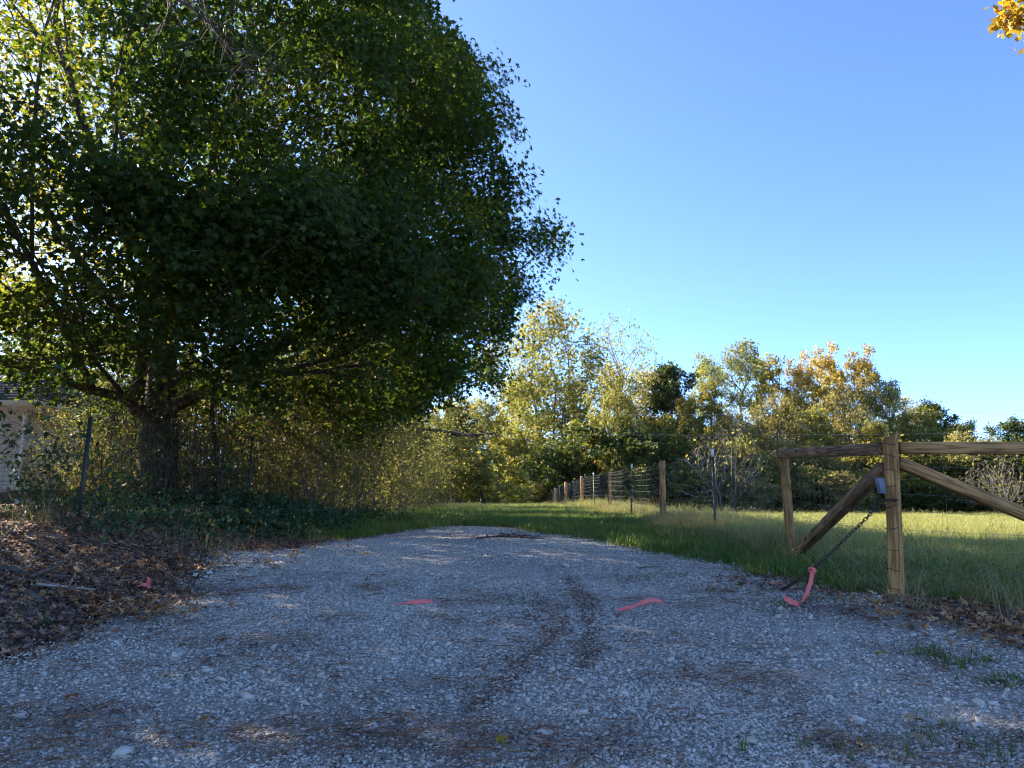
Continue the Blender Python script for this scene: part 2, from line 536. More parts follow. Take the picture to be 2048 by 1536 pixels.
def gravel_mat():
    m, t, out = nodes('gravel_bed')
    pb = N(t, 'ShaderNodeBsdfPrincipled')
    pb.inputs['Roughness'].default_value = .9
    pb.inputs['Specular IOR Level'].default_value = .2
    tc = N(t, 'ShaderNodeTexCoord')
    vo = N(t, 'ShaderNodeTexVoronoi')
    vo.inputs['Scale'].default_value = 75
    vo.inputs['Randomness'].default_value = 1
    vo2 = N(t, 'ShaderNodeTexVoronoi')
    vo2.inputs['Scale'].default_value = 190
    for q in (vo, vo2):
        L(t, tc.outputs['Object'], q.inputs[0])
    sp = N(t, 'ShaderNodeSeparateColor')
    L(t, vo.outputs['Color'], sp.inputs[0])
    sp2 = N(t, 'ShaderNodeSeparateColor')
    L(t, vo2.outputs['Color'], sp2.inputs[0])
    mxv = N(t, 'ShaderNodeMix', data_type='FLOAT')
    mxv.inputs[0].default_value = .45
    L(t, sp.outputs[0], mxv.inputs[2])
    L(t, sp2.outputs[1], mxv.inputs[3])
    rp = ramp(t, [(.12, (.06, .053, .045)), (.35, (.24, .211, .178)), (.62, (.48, .424, .36)), (.9, (.68, .60, .51))])
    L(t, mxv.outputs[0], rp.inputs[0])
    # fines and dust patches
    n1 = N(t, 'ShaderNodeTexNoise')
    n1.inputs['Scale'].default_value = .9
    n1.inputs['Detail'].default_value = 7
    n1.inputs['Roughness'].default_value = .62
    L(t, tc.outputs['Object'], n1.inputs[0])
    r1 = ramp(t, [(.50, (0, 0, 0)), (.72, (.75, .75, .75))])
    L(t, n1.outputs[0], r1.inputs[0])
    m1 = N(t, 'ShaderNodeMix', data_type='RGBA')
    L(t, r1.outputs[0], m1.inputs[0])
    L(t, rp.outputs[0], m1.inputs[6])
    m1.inputs[7].default_value = (.60, .53, .45, 1)
    # dirt: attribute painted from where the ruts and rubbish patches lie + noise
    da = N(t, 'ShaderNodeAttribute', attribute_name='dirt')
    n2 = N(t, 'ShaderNodeTexNoise')
    n2.inputs['Scale'].default_value = 6
    n2.inputs['Detail'].default_value = 8
    n2.inputs['Roughness'].default_value = .7
    L(t, tc.outputs['Object'], n2.inputs[0])
    ad = N(t, 'ShaderNodeMath', operation='ADD')
    L(t, da.outputs['Fac'], ad.inputs[0])
    L(t, n2.outputs[0], ad.inputs[1])
    r2 = ramp(t, [(.66, (0, 0, 0)), (1.0, (.75, .75, .75))])
    L(t, ad.outputs[0], r2.inputs[0])
    m2 = N(t, 'ShaderNodeMix', data_type='RGBA')
    L(t, r2.outputs[0], m2.inputs[0])
    L(t, m1.outputs[2], m2.inputs[6])
    m2.inputs[7].default_value = (.085, .062, .050, 1)
    L(t, m2.outputs[2], pb.inputs['Base Color'])
    bp = N(t, 'ShaderNodeBump')
    bp.inputs['Strength'].default_value = .9
    bp.inputs['Distance'].default_value = .012
    sb = N(t, 'ShaderNodeMath', operation='ADD')
    L(t, vo.outputs['Distance'], sb.inputs[0])
    L(t, vo2.outputs['Distance'], sb.inputs[1])
    bp.invert = True
    L(t, sb.outputs[0], bp.inputs['Height'])
    L(t, bp.outputs[0], pb.inputs['Normal'])
    L(t, pb.outputs[0], out.inputs[0])
    return m


def ground_mat():
    m, t, out = nodes('earth_and_turf')
    pb = N(t, 'ShaderNodeBsdfPrincipled')
    pb.inputs['Roughness'].default_value = .95
    pb.inputs['Specular IOR Level'].default_value = .1
    tc = N(t, 'ShaderNodeTexCoord')
    ns = N(t, 'ShaderNodeTexNoise')
    ns.inputs['Scale'].default_value = 14
    ns.inputs['Detail'].default_value = 8
    ns.inputs['Roughness'].default_value = .7
    L(t, tc.outputs['Object'], ns.inputs[0])
    litter = ramp(t, [(.3, (.05, .034, .026)), (.5, (.13, .09, .066)), (.68, (.24, .165, .115))])
    L(t, ns.outputs[0], litter.inputs[0])
    turf = ramp(t, [(.3, (.03, .05, .014)), (.5, (.07, .09, .028)), (.7, (.14, .14, .05))])
    L(t, ns.outputs[0], turf.inputs[0])
    ga = N(t, 'ShaderNodeAttribute', attribute_name='turf')
    n3 = N(t, 'ShaderNodeTexNoise')
    n3.inputs['Scale'].default_value = 2.5
    n3.inputs['Detail'].default_value = 5
    L(t, tc.outputs['Object'], n3.inputs[0])
    ad = N(t, 'ShaderNodeMath', operation='ADD')
    L(t, ga.outputs['Fac'], ad.inputs[0])
    L(t, n3.outputs[0], ad.inputs[1])
    th = ramp(t, [(.85, (0, 0, 0)), (1.0, (1, 1, 1))])
    L(t, ad.outputs[0], th.inputs[0])
    mx = N(t, 'ShaderNodeMix', data_type='RGBA')
    L(t, th.outputs[0], mx.inputs[0])
    L(t, litter.outputs[0], mx.inputs[6])
    L(t, turf.outputs[0], mx.inputs[7])
    L(t, mx.outputs[2], pb.inputs['Base Color'])
    bp = N(t, 'ShaderNodeBump')
    bp.inputs['Strength'].default_value = .8
    bp.inputs['Distance'].default_value = .04
    L(t, ns.outputs[0], bp.inputs['Height'])
    L(t, bp.outputs[0], pb.inputs['Normal'])
    L(t, pb.outputs[0], out.inputs[0])
    return m


M['gravel'] = gravel_mat()
M['ground'] = ground_mat()

# ------------------------------------------------------------------ the setting: ground and drive
DRIVE = np.array([(-11, -6), (-11, 2.2), (-8, 2.6), (-4, 3.4), (-2.6, 4.05), (-2.36, 4.6), (-2.45, 5.7), (-2.8, 7.5), (-3.3, 8.4), (-2.5, 8.8),
                  (-2.0, 10.5), (-1.67, 11.7), (-1.1, 12.8), (-.7, 13.4), (.1, 12.6), (.3, 11.7), (1.1, 9.75), (1.5, 8.55), (2.07, 7.2),
                  (2.3, 6.5), (2.62, 5.75), (2.8, 5.1), (2.95, 4.4), (3.6, 3.6), (9, 2.6), (11, -6)], float)


def poly_sd(x, y, poly):
    """signed distance, positive inside"""
    x = np.asarray(x, float)
    y = np.asarray(y, float)
    ins = np.zeros(x.shape, bool)
    dmin = np.full(x.shape, 1e9)
    n = len(poly)
    for i in range(n):
        (x1, y1), (x2, y2) = poly[i], poly[(i + 1) % n]
        dx, dy = x2 - x1, y2 - y1
        t = np.clip(((x - x1) * dx + (y - y1) * dy) / (dx * dx + dy * dy), 0, 1)
        dmin = np.minimum(dmin, np.hypot(x - x1 - t * dx, y - y1 - t * dy))
        c = ((y1 > y) != (y2 > y)) & (x < (x2 - x1) * (y - y1) / ((y2 - y1) if y2 != y1 else 1e-9) + x1)
        ins ^= c
    return np.where(ins, dmin, -dmin)


def drive_mask(x, y):
    return poly_sd(x, y, DRIVE) + wob(x, y, 3.1, 1.) * .12 + wob(x, y, 9., 3.) * .05


PATCHES = [(px, py, r, s) for px, py, r, s in [
    (1050, 1205, .42, .42), (1075, 1235, .35, .36), (1010, 1250, .25, .25), (1600, 1215, .45, .38), (1680, 1240, .3, .25), (430, 1290, .32, .3), (470, 1320, .25, .25),
    (1490, 1368, .22, .2), (130, 1465, .2, .15), (260, 1490, .25, .16), (740, 1505, .25, .18), (1020, 1510, .22, .14), (1900, 1330, .24, .36), (1830, 1310, .2, .3),
    (2030, 1375, .2, .36), (380, 1200, .4, .36), (330, 1240, .35, .3), (1420, 1190, .3, .28), (1260, 1165, .2, .2), (760, 1180, .2, .22), (1180, 1500, .2, .2),
    (960, 1340, .12, .2), (560, 1180, .3, .2), (1700, 1500, .2, .3), (1960, 1490, .25, .34), (1560, 1150, .5, .3), (1000, 1078, .7, .3)]]
RUTS = [[(1185, 1200), (1180, 1250), (1182, 1300), (1160, 1340)], [(1130, 1245), (1110, 1275), (1060, 1320), (1000, 1385), (940, 1430)], [(1140, 1160), (1150, 1190), (1185, 1230)]]


def dirt_amount(x, y):
    d = np.zeros(np.shape(x))
    for (hx, hy, r, s) in _PATCH_W:
        d = np.maximum(d, s * np.exp(-(((x - hx) / r) ** 2 + ((y - hy) / (r * .8)) ** 2)))
    for pl in _RUT_W:
        for a, b in zip(pl[:-1], pl[1:]):
            dx, dy = b - a
            t = np.clip(((x - a[0]) * dx + (y - a[1]) * dy) / (dx * dx + dy * dy), 0, 1)
            dd = np.hypot(x - a[0] - t * dx, y - a[1] - t * dy)
            d = np.maximum(d, .55 * np.exp(-(dd / .055) ** 2))
    return d


_PATCH_W = [(*hit(px, py)[:2], r, s) for px, py, r, s in PATCHES]
_RUT_W = [np.array([hit(*q)[:2] for q in pl]) for pl in RUTS]


def grid_coords(lo, a, b, hi, step, g=1.16):
    mid = list(np.arange(a, b + 1e-6, step))
    s = step
    x = a
    left = []
    while x > lo:
        s *= g
        x -= s
        left.append(x)
    s = step
    x = mid[-1]
    right = []
    while x < hi:
        s *= g
        x += s
        right.append(x)
    return np.array(left[::-1] + mid + right)


def sheet(xs, ys):
    X, Y = np.meshgrid(xs, ys, indexing='ij')
    nx, ny = X.shape
    i = np.arange(nx - 1)[:, None] * ny + np.arange(ny - 1)[None]
    Q = np.stack([i, i + ny, i + ny + 1, i + 1], -1).reshape(-1, 4)
    return X.ravel(), Y.ravel(), Q


X, Y, Q = sheet(grid_coords(-1500, -9, 9, 1500, .14), grid_coords(-200, 0, 26, 1500, .14))
turf = np.where(X > 2.6, smooth(4.6, 6.0, Y + .2 * wob(X, Y, 2.)), smooth(9.5, 12.0, Y + .5 * wob(X, Y, 1.)) * smooth(-4.4, -3.2, X))
turf = np.maximum(turf, smooth(40, 60, Y) * .8)
turf = np.maximum(turf, smooth(12, 30, np.hypot(X, Y - 8)) * np.where(X > 0, 1, .3))
for tx in (-1.0, .75):
    turf = turf - .45 * np.exp(-((X - tx - .01 * (Y - 12)) / .22) ** 2) * smooth(10, 13, Y) * (1 - smooth(22, 34, Y))
o = link('ground', new_mesh('ground', np.stack([X, Y, terr(X, Y)], -1), [Q], {'turf': turf}, True), M['ground'])
tag(o, kind='structure')

X, Y, Q = sheet(np.arange(-10.5, 10.5, .06), np.arange(-3, 14, .06))
mk = drive_mask(X, Y)
Zt = terr(X, Y) + np.clip(mk * .12, -.05, .022) - .004
keep = (mk[Q] > -.25).all(1)
Qk = Q[keep]
used = np.unique(Qk)
remap = -np.ones(len(X), int)
remap[used] = np.arange(len(used))
dirt = dirt_amount(X[used], Y[used])
rut = np.zeros(len(used))
Zu = Zt[used] - .02 * np.clip(dirt - .2, 0, 1)
o = link('gravel_drive', new_mesh('gravel_drive', np.stack([X[used], Y[used], Zu], -1), [remap[Qk]], {'dirt': dirt + .12 * smooth(.5, -.1, mk[used])}, True), M['gravel'])
tag(o, kind='structure')


def ground_z(x, y):
    mk = drive_mask(x, y)
    return np.maximum(terr(x, y), terr(x, y) + np.clip(mk * .12, -.05, .022) - .004)


# ------------------------------------------------------------------ leaf and blade templates
def tmpl_star():
    """five-lobed maple leaf in the xy plane, stalk at origin, unit length"""
    tips = [(-118, .55), (-58, .86), (0, 1.0), (58, .86), (118, .55)]
    nt_ = [(-150, .22), (-88, .36), (-29, .42), (29, .42), (88, .36), (150, .22)]
    c = np.array([0, .38])

    def pol(a, r):
        a = math.radians(a)
        return c + r * .62 * np.array([math.sin(a), math.cos(a)])
    V = [(*c, 0.)]
    for a, r in nt_:
        V.append((*pol(a, r), .0))
    for a, r in tips:
        V.append((*pol(a, r), -.10))
    P = [(0, 1 + i, 7 + i, 2 + i) for i in range(5)]
    return np.array(V), np.array(P)


def tmpl_three():
    """three-lobed leaf, cheaper than the five-lobed one"""
    V = np.array([(0, .1, .02), (.2, .3, 0), (.46, .5, -.08), (.17, .62, 0), (0, 1, -.1), (-.17, .62, 0), (-.46, .5, -.08), (-.2, .3, 0)], float)
    return V, np.array([(0, 1, 3), (1, 2, 3), (0, 3, 5), (3, 4, 5), (0, 5, 7), (5, 6, 7)])


def tmpl_leaf(wid=.55, fold=.08):
    V = np.array([(0, 0, 0), (wid / 2, .42, fold), (0, 1, -.06), (-wid / 2, .42, fold)], float)
    return V, np.array([(0, 1, 2, 3)])


def tmpl_clump():
    """three small leaves at angles: one twig end seen from afar"""
    V, P = [], []
    for k, a in enumerate((-.9, .1, 1.0)):
        l, P0 = tmpl_leaf(.6, .1)
        c, s = math.cos(a), math.sin(a)
        l = l @ np.array([[c, s, 0], [-s, c, 0], [0, 0, 1]])
        l[:, 2] += (.12, -.05, .1)[k] * l[:, 1] * 3
        V.append(l * (.9, 1, .8)[k])
        P.append(P0 + 4 * k)
    return np.concatenate(V), np.concatenate(P)


STAR, THREE, LEAF, CLUMP = tmpl_star(), tmpl_three(), tmpl_leaf(), tmpl_clump()


def frames(n, up=.6, rng=R, droop=0.):
    """random leaf frames: normals lean towards +Z by `up`"""
    nn = rng.normal(size=(n, 3))
    nn /= np.linalg.norm(nn, axis=1, keepdims=True)
    nn = nn * (1 - up) + np.array([0, 0, 1.]) * up
    nn /= np.linalg.norm(nn, axis=1, keepdims=True)
    t = rng.normal(size=(n, 3))
    t[:, 2] -= droop
    t -= nn * (t * nn).sum(1, keepdims=True)
    t /= np.linalg.norm(t, axis=1, keepdims=True)
    b = np.cross(t, nn)
    return b, t, nn


def leaves_into(mb, C, size, tmpl, up=.5, v=None, rng=R, droop=.3, nrm=None, jit=.5):
    n = len(C)
    if n == 0:
        return
    V0, P0 = tmpl
    b, t, nn = frames(n, up, rng, droop)
    if nrm is not None:
        nn = nrm + rng.normal(size=(n, 3)) * jit
        nn /= np.linalg.norm(nn, axis=1, keepdims=True)
        t = t - nn * (t * nn).sum(1, keepdims=True)
        t /= np.linalg.norm(t, axis=1, keepdims=True)
        b = np.cross(t, nn)
    size = np.broadcast_to(np.asarray(size, float), (n,))
    V = C[:, None] + size[:, None, None] * (V0[None, :, 0, None] * b[:, None] + V0[None, :, 1, None] * t[:, None] + V0[None, :, 2, None] * nn[:, None])
    k = len(V0)
    P = (P0[None] + (np.arange(n) * k)[:, None, None]).reshape(-1, P0.shape[1])
    if v is None:
        v = rng.random(n)
    mb.add(V.reshape(-1, 3), [P], np.repeat(v, k))


# ------------------------------------------------------------------ growing branch skeletons
def grow(base, pts, bf=.35, skip=0):
    """base: list of polylines (already connected: each first point equals a point of an earlier one). pts: crown points.
    Returns nodes, parents."""
    nodes_, par, plen = [], [], []
    for pl in base:
        pl = np.asarray(pl, float)
        if not nodes_:
            nodes_.append(pl[0])
            par.append(-1)
            plen.append(0.)
            last = 0
        else:
            A = np.array(nodes_)
            last = int(np.argmin(((A - pl[0]) ** 2).sum(1)))
        for p in pl[1:]:
            nodes_.append(p)
            par.append(last)
            plen.append(plen[last] + float(np.linalg.norm(p - nodes_[last])))
            last = len(nodes_) - 1
    nb = len(nodes_)
    A = np.concatenate([np.array(nodes_), pts]) if len(pts) else np.array(nodes_)
    n = len(A)
    par = np.array(par + [-1] * (n - nb))
    plen = np.array(plen + [0.] * (n - nb))
    out = np.zeros(n, bool)
    out[nb:] = True
    D = np.linalg.norm(A[nb:, None] - A[None, :nb], axis=2)
    cst = D + bf * plen[None, :nb]
    cst[:, :skip] += 50.
    # do not start twigs low on the trunk
    best = np.full(n, 1e9)
    bp = np.full(n, -1)
    if n > nb:
        best[nb:] = cst.min(1)
        bp[nb:] = cst.argmin(1)
    for _ in range(n - nb):
        bb = np.where(out, best, 1e9)
        i = int(np.argmin(bb))
        j = bp[i]
        par[i] = j
        plen[i] = plen[j] + float(np.linalg.norm(A[i] - A[j]))
        out[i] = False
        c = np.linalg.norm(A - A[i], axis=1) + bf * plen[i]
        up = out & (c < best)
        best[up] = c[up]
        bp[up] = i
    return A, par, nb


def skeleton_mesh(A, par, R0, tip, thick=None, sides=(9, 5, 3), fixed=0):
    """tubes for a skeleton; returns (thick MB, thin MB, leaf count per node)"""
    n = len(A)
    kids = [[] for _ in range(n)]
    for i, p in enumerate(par):
        if p >= 0:
            kids[p].append(i)
    order = []
    st = [i for i in range(n) if par[i] < 0]
    while st:
        i = st.pop()
        order.append(i)
        st.extend(kids[i])
    cnt = np.zeros(n)
    for i in reversed(order):
        cnt[i] = max(1, sum(cnt[k] for k in kids[i]))
    # relax the zigzag of the inner branches
    A = A.copy()
    for _ in range(4):
        B = A.copy()
        for i in order:
            if fixed <= i and par[i] >= 0 and kids[i] and cnt[i] > 3:
                h = max(kids[i], key=lambda q: cnt[q])
                B[i] = .4 * A[i] + .3 * A[par[i]] + .3 * A[h]
        A = B
    e = math.log(max(cnt.max(), 2)) / math.log(R0 / tip)
    rad = tip * cnt ** (1 / e)
    A1, A2 = MB(), MB()
    starts = [(i, -1) for i in range(n) if par[i] < 0]
    while starts:
        i, p = starts.pop()
        ch = ([p] if p >= 0 else []) + [i]
        rr = ([min(rad[i] * 1.15, rad[p])] if p >= 0 else []) + [rad[i]]
        while kids[i]:
            ks = sorted(kids[i], key=lambda k: -cnt[k])
            for k in ks[1:]:
                starts.append((k, i))
            i = ks[0]
            ch.append(i)
            rr.append(rad[i])
        rr[-1] *= .4
        if len(ch) < 2:
            continue
        r = max(rr)
        s = sides[0] if r > .07 else sides[1] if r > .018 else sides[2]
        P = A[ch]
        if r > .05 and len(ch) > 2:
            P = curve(P, len(ch) * 3)
            rr = np.interp(np.linspace(0, len(ch) - 1, len(P)), np.arange(len(ch)), rr)
        tgt = A1 if (thick is not None and r > thick) else A2
        tgt.tube(P, rr, s, None, False)
    return A1, A2, cnt


def lobes_points(rng, n, lobes, shell=.55):
    """random points in a union of ellipsoids (cx,cy,cz,rx,ry,rz)"""
    lobes = np.asarray(lobes, float)
    wgt = lobes[:, 3] * lobes[:, 4] * lobes[:, 5]
    k = rng.choice(len(lobes), n, p=wgt / wgt.sum())
    d = rng.normal(size=(n, 3))
    d /= np.linalg.norm(d, axis=1, keepdims=True)
    r = rng.random(n) ** (1 / 3)
    r = np.where(rng.random(n) < shell, .8 + .2 * rng.random(n), r)
    return lobes[k, :3] + d * r[:, None] * lobes[k, 3:]


def broad_tree(seed, H, crown0, rx, R0, n_twig, n_leaf, lsize, leafm, barkm, sparse=1.0, nl=14, top=.9, stems=1, spread=.28, tmpl=CLUMP, lean=0., up=.35, hw=.12, tip=.012):
    """prototype tree standing at the origin -> Empty with trunk, branches, crown"""
    g = np.random.default_rng(seed)
    lob = []
    for k in range(nl):
        f = (k + .5) / nl
        z = crown0 + (H - crown0) * (.10 + .82 * f)
        prof = math.sin(math.pi * min(1, .18 + .80 * f) ** top) ** .7
        a = k * 2.4 + g.random() * .8
        rr = rx * prof * (.45 + .25 * g.random())
        lr = rx * (.30 + .22 * g.random()) * (.75 + .35 * prof)
        lob.append((rr * math.cos(a) + lean * z, rr * math.sin(a), z, lr, lr, min(lr * .8, (H - z) * .9 + .25)))
    pts = lobes_points(g, n_twig, lob)
    base = []
    for s in range(stems):
        ang = g.random() * 6.28
        sp = (0 if stems == 1 else .25 * R0 * 4)
        bx, by = sp * math.cos(ang), sp * math.sin(ang)
        tx, ty = bx + rx * spread * math.cos(ang) * (stems > 1) + lean * crown0, by + rx * spread * math.sin(ang) * (stems > 1)
        zt = crown0 + (H - crown0) * (.55 if stems == 1 else .45)
        zz = np.linspace(0, 1, 7)
        base.append(np.stack([bx + (tx - bx) * zz ** 1.3 + g.normal(size=7) * .06 * (zz > 0), by + (ty - by) * zz ** 1.3 + g.normal(size=7) * .06 * (zz > 0), -.25 + (zt + .25) * zz], -1))
    if stems > 1:
        b0 = [np.array([[0, 0, -.3], [0, 0, .05]])]
        base = b0 + [np.concatenate([[[0, 0, .05]], b[1:]]) for b in base]
    A, par, nb = grow(base, pts, .4)
    A1, A2, cnt = skeleton_mesh(A, par, R0, tip, .06, (8, 5, 3), nb)
    tipn = np.where((cnt <= 4) & (np.arange(len(A)) >= nb))[0]
    k = g.choice(tipn, n_leaf)
    f = g.random(n_leaf)[:, None]
    C = A[k] * (1 - f * .6) + A[par[k]] * f * .6 + g.normal(size=(n_leaf, 3)) * rx * .075 * np.array([1, 1, .8])
    mb = MB()
    zr = (C[:, 2] - crown0) / max(H - crown0, .1)
    vv = np.clip(.25 + .5 * g.random(n_leaf) + .25 * g.random(len(A))[k] + hw * (zr - .5), 0, 1)
    leaves_into(mb, C, lsize * (.6 + .8 * g.random(n_leaf)), tmpl, up, vv, g)
    return A1, A2, mb, leafm, barkm


def tree_obj(name, geo, loc, rz=0., sc=1., label=None, group=None, cat='tree'):
    A1, A2, mb, leafm, barkm = geo
    r = empty(name, loc, rz, label, cat, group)
    r.scale = (sc, sc, sc) if np.isscalar(sc) else sc
    if A1.n:
        A1.build('trunk', M[barkm], r, True)
    if A2.n:
        tag(A2.build('branches', M[barkm], r, True), kind='stuff')
    if mb.n:
        tag(mb.build('crown', M[leafm], r), kind='stuff')
    return r



# ------------------------------------------------------------------ the big maple
ATW = at


def maple():
    g = np.random.default_rng(5)
    bx, by = -5.95, 13.0
    z0 = float(terr(bx, by))
    K = 13.0 / 9.7

    def at(px, py, d):
        return ATW(px, py, d * K)
    trunk = [(bx, by, z0 - .3), at(314, 1000, 9.7), at(317, 920, 9.7), at(320, 850, 9.7), at(324, 770, 9.75), at(330, 680, 9.8), at(331, 590, 9.9), at(332, 520, 10)]
    fork = at(332, 520, 10)
    limbs = [trunk,
             [at(320, 850, 9.7), at(285, 822, 9.55), at(240, 795, 9.3), at(165, 775, 9.0), at(70, 742, 8.7), at(-80, 690, 8.4)],
             [at(324, 770, 9.75), at(225, 610, 9.9), at(125, 470, 10.1), at(30, 320, 10.4), at(-60, 150, 10.6)],
             [at(324, 770, 9.75), at(380, 745, 10.1), at(470, 760, 10.3), at(620, 772, 10.5), at(800, 762, 10.7)],
             [at(330, 680, 9.8), at(420, 640, 9.7), at(560, 630, 9.5), at(730, 605, 9.4), at(900, 560, 9.4)],
             [at(331, 590, 9.9), at(430, 480, 10.1), at(560, 400, 10.4), at(720, 310, 10.6), at(850, 190, 10.7)],
             [fork, at(395, 400, 9.9), at(440, 290, 9.8), at(500, 130, 9.8), at(560, -60, 9.9), at(600, -260, 10.0)],
             [fork, at(325, 380, 10.2), at(332, 220, 10.3), at(340, 40, 10.5), at(345, -180, 10.5), at(350, -420, 10.5)],
             [fork, at(280, 400, 10.4), at(235, 240, 10.8), at(205, 60, 11.1), at(170, -140, 11.3)],
             [at(331, 590, 9.9), at(235, 420, 9.4), at(170, 250, 9.0), at(110, 60, 8.7)],
             [at(330, 680, 9.8), at(330, 600, 8.7), at(345, 540, 7.7), at(360, 480, 6.9)],
             [at(331, 590, 9.9), at(420, 480, 8.9), at(520, 330, 8.1)],
             [at(330, 680, 9.8), at(340, 620, 11.0), at(350, 560, 12.3), at(380, 520, 13.6)],
             [fork, at(420, 400, 11.2), at(480, 260, 12.2), at(520, 150, 13)],
             [at(324, 770, 9.75), at(260, 700, 11), at(180, 640, 12.3)]]
    limbs = [np.array(l) for l in limbs]
    limbs = [curve(l, len(l) * 2) for l in limbs]
    # crown: radius by height, leaf sprays in flattened layers
    zz = np.array([2.35, 2.8, 3.2, 4.0, 4.8, 6.6, 8.7, 9.5, 11.5, 14.0, 16.0])
    rr = np.array([4.2, 5.3, 5.9, 6.5, 6.5, 6.4, 5.75, 5.2, 4.1, 2.4, .7])
    n = 2900
    pts = []
    while len(pts) < n:
        z = g.uniform(2.35, 15.)
        a = g.uniform(-math.pi, math.pi)
        rmax = float(np.interp(z, zz, rr)) * (1 + .06 * math.sin(3 * a + z * 1.3) + .06 * math.sin(5 * a - z * 2.1 + 1)) * (1 - .26 * max(0, math.cos(a + 2.5)) ** 1.2)
        if g.random() > (rmax / 6.6) ** 2 + .15:
            continue
        u = g.random()
        r = rmax * (math.sqrt(u) if g.random() < .35 else (.72 + .28 * u))
        x, y = bx + r * math.cos(a), by + .2 + r * .92 * math.sin(a)
        # keep the view under the crown open at the trunk
        if z < 3.4 and r < 2.4:
            continue
        if 1024 + FPX * x / y < 190 and 1015 - FPX * (z - 1) / y > 770:      # the house shows under the left limbs
            continue
        pts.append((x, y, z))
    lo = np.stack([g.uniform(-4.6, -1.0, 120), g.uniform(7.8, 10.5, 120), g.uniform(3.4, 4.8, 120)], -1)
    pts = np.concatenate([np.array(pts), lo])
    A, par, nb = grow(limbs, pts, .55, 10)
    A1, A2, cnt = skeleton_mesh(A, par, .31, .006, .05, (12, 6, 3), nb)
    root = empty('maple_tree', (0, 0, 0), 0, 'huge dark green maple with many upright limbs filling the left half of the sky', 'tree')
    A1.build('trunk', M['bark'], root, True)
    tag(A2.build('branches', M['bark'], root, True), kind='stuff')
    tips = np.where((cnt <= 5) & (np.arange(len(A)) >= nb))[0]
    # each twig carries a flat spray of leaves
    nl = 80000
    wt = g.gamma(.85, 1, len(tips))
    q = A[tips]
    wt *= 1 + .7 * smooth(bx + .5, bx + 2.5, q[:, 0])
    wt *= 1 - .72 * smooth(bx + 2.2, bx - 1.2, q[:, 0]) * smooth(by + 1.6, by - .8, q[:, 1]) * smooth(4.4, 6.0, q[:, 2])
    wt *= 1 - .3 * smooth(bx + .4, bx - 2.4, q[:, 0]) * smooth(3.8, 5.2, q[:, 2])
    wt /= wt.sum()
    sn = np.stack([(A[:, 0] - bx) * .16, (A[:, 1] - by) * .16, np.full(len(A), 1.)], -1) + g.normal(size=(len(A), 3)) * .35
    sn /= np.linalg.norm(sn, axis=1, keepdims=True)
    k = g.choice(tips, nl, p=wt)
    f = g.random(nl)[:, None] * .8
    off = g.normal(size=(nl, 3)) * np.array([.22, .22, .22])
    off -= sn[k] * (off * sn[k]).sum(1, keepdims=True) * .75
    C = A[k] * (1 - f) + A[par[k]] * f + off
    C[:, 2] -= .25 * (off[:, 0] ** 2 + off[:, 1] ** 2)
    tone = g.random(len(A))
    v = np.clip(.40 * g.random(nl) + .42 * tone[k] + .45 * smooth(bx + 1., bx - 3.2, A[k][:, 0]) * smooth(3.5, 6.5, C[:, 2]) + .015 * (C[:, 2] - 5) - .04, 0, 1)  # yellowing leaves upper left, shifted further to put the backlit glow into their colour
    mb = MB()
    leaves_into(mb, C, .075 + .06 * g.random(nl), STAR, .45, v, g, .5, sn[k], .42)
    ni = 180000
    k = g.choice(tips, ni, p=wt)
    C = A[k] + g.normal(size=(ni, 3)) * np.array([.33, .33, .2])
    r_in = np.hypot(C[:, 0] - bx, C[:, 1] - by) / np.interp(C[:, 2], zz, rr)
    C, k = C[r_in < .93], k[r_in < .93]
    leaves_into(mb, C, .08 + .06 * g.random(len(C)), THREE, .45, np.clip(.3 * g.random(len(C)) + .42 * tone[k] + .45 * smooth(bx + 1., bx - 3.2, C[:, 0]) * smooth(3.5, 6.5, C[:, 2]), 0, 1), g, .5)  # inner leaves take the same upper-left shift for the glow
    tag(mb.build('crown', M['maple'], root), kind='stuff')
    # root flare
    fl = MB()
    for a in np.linspace(0, 6.28, 7)[:-1]:
        c, s = math.cos(a + .3), math.sin(a + .3)
        fl.tube(curve([(bx + .17 * c, by + .17 * s, z0 + .45), (bx + .36 * c, by + .36 * s, z0 + .12), (bx + .8 * c, by + .8 * s, z0 - .08)], 8), np.linspace(.16, .06, 8), 7)
    fl.build('root_flare', M['bark'], root, True)
    return root


maple()


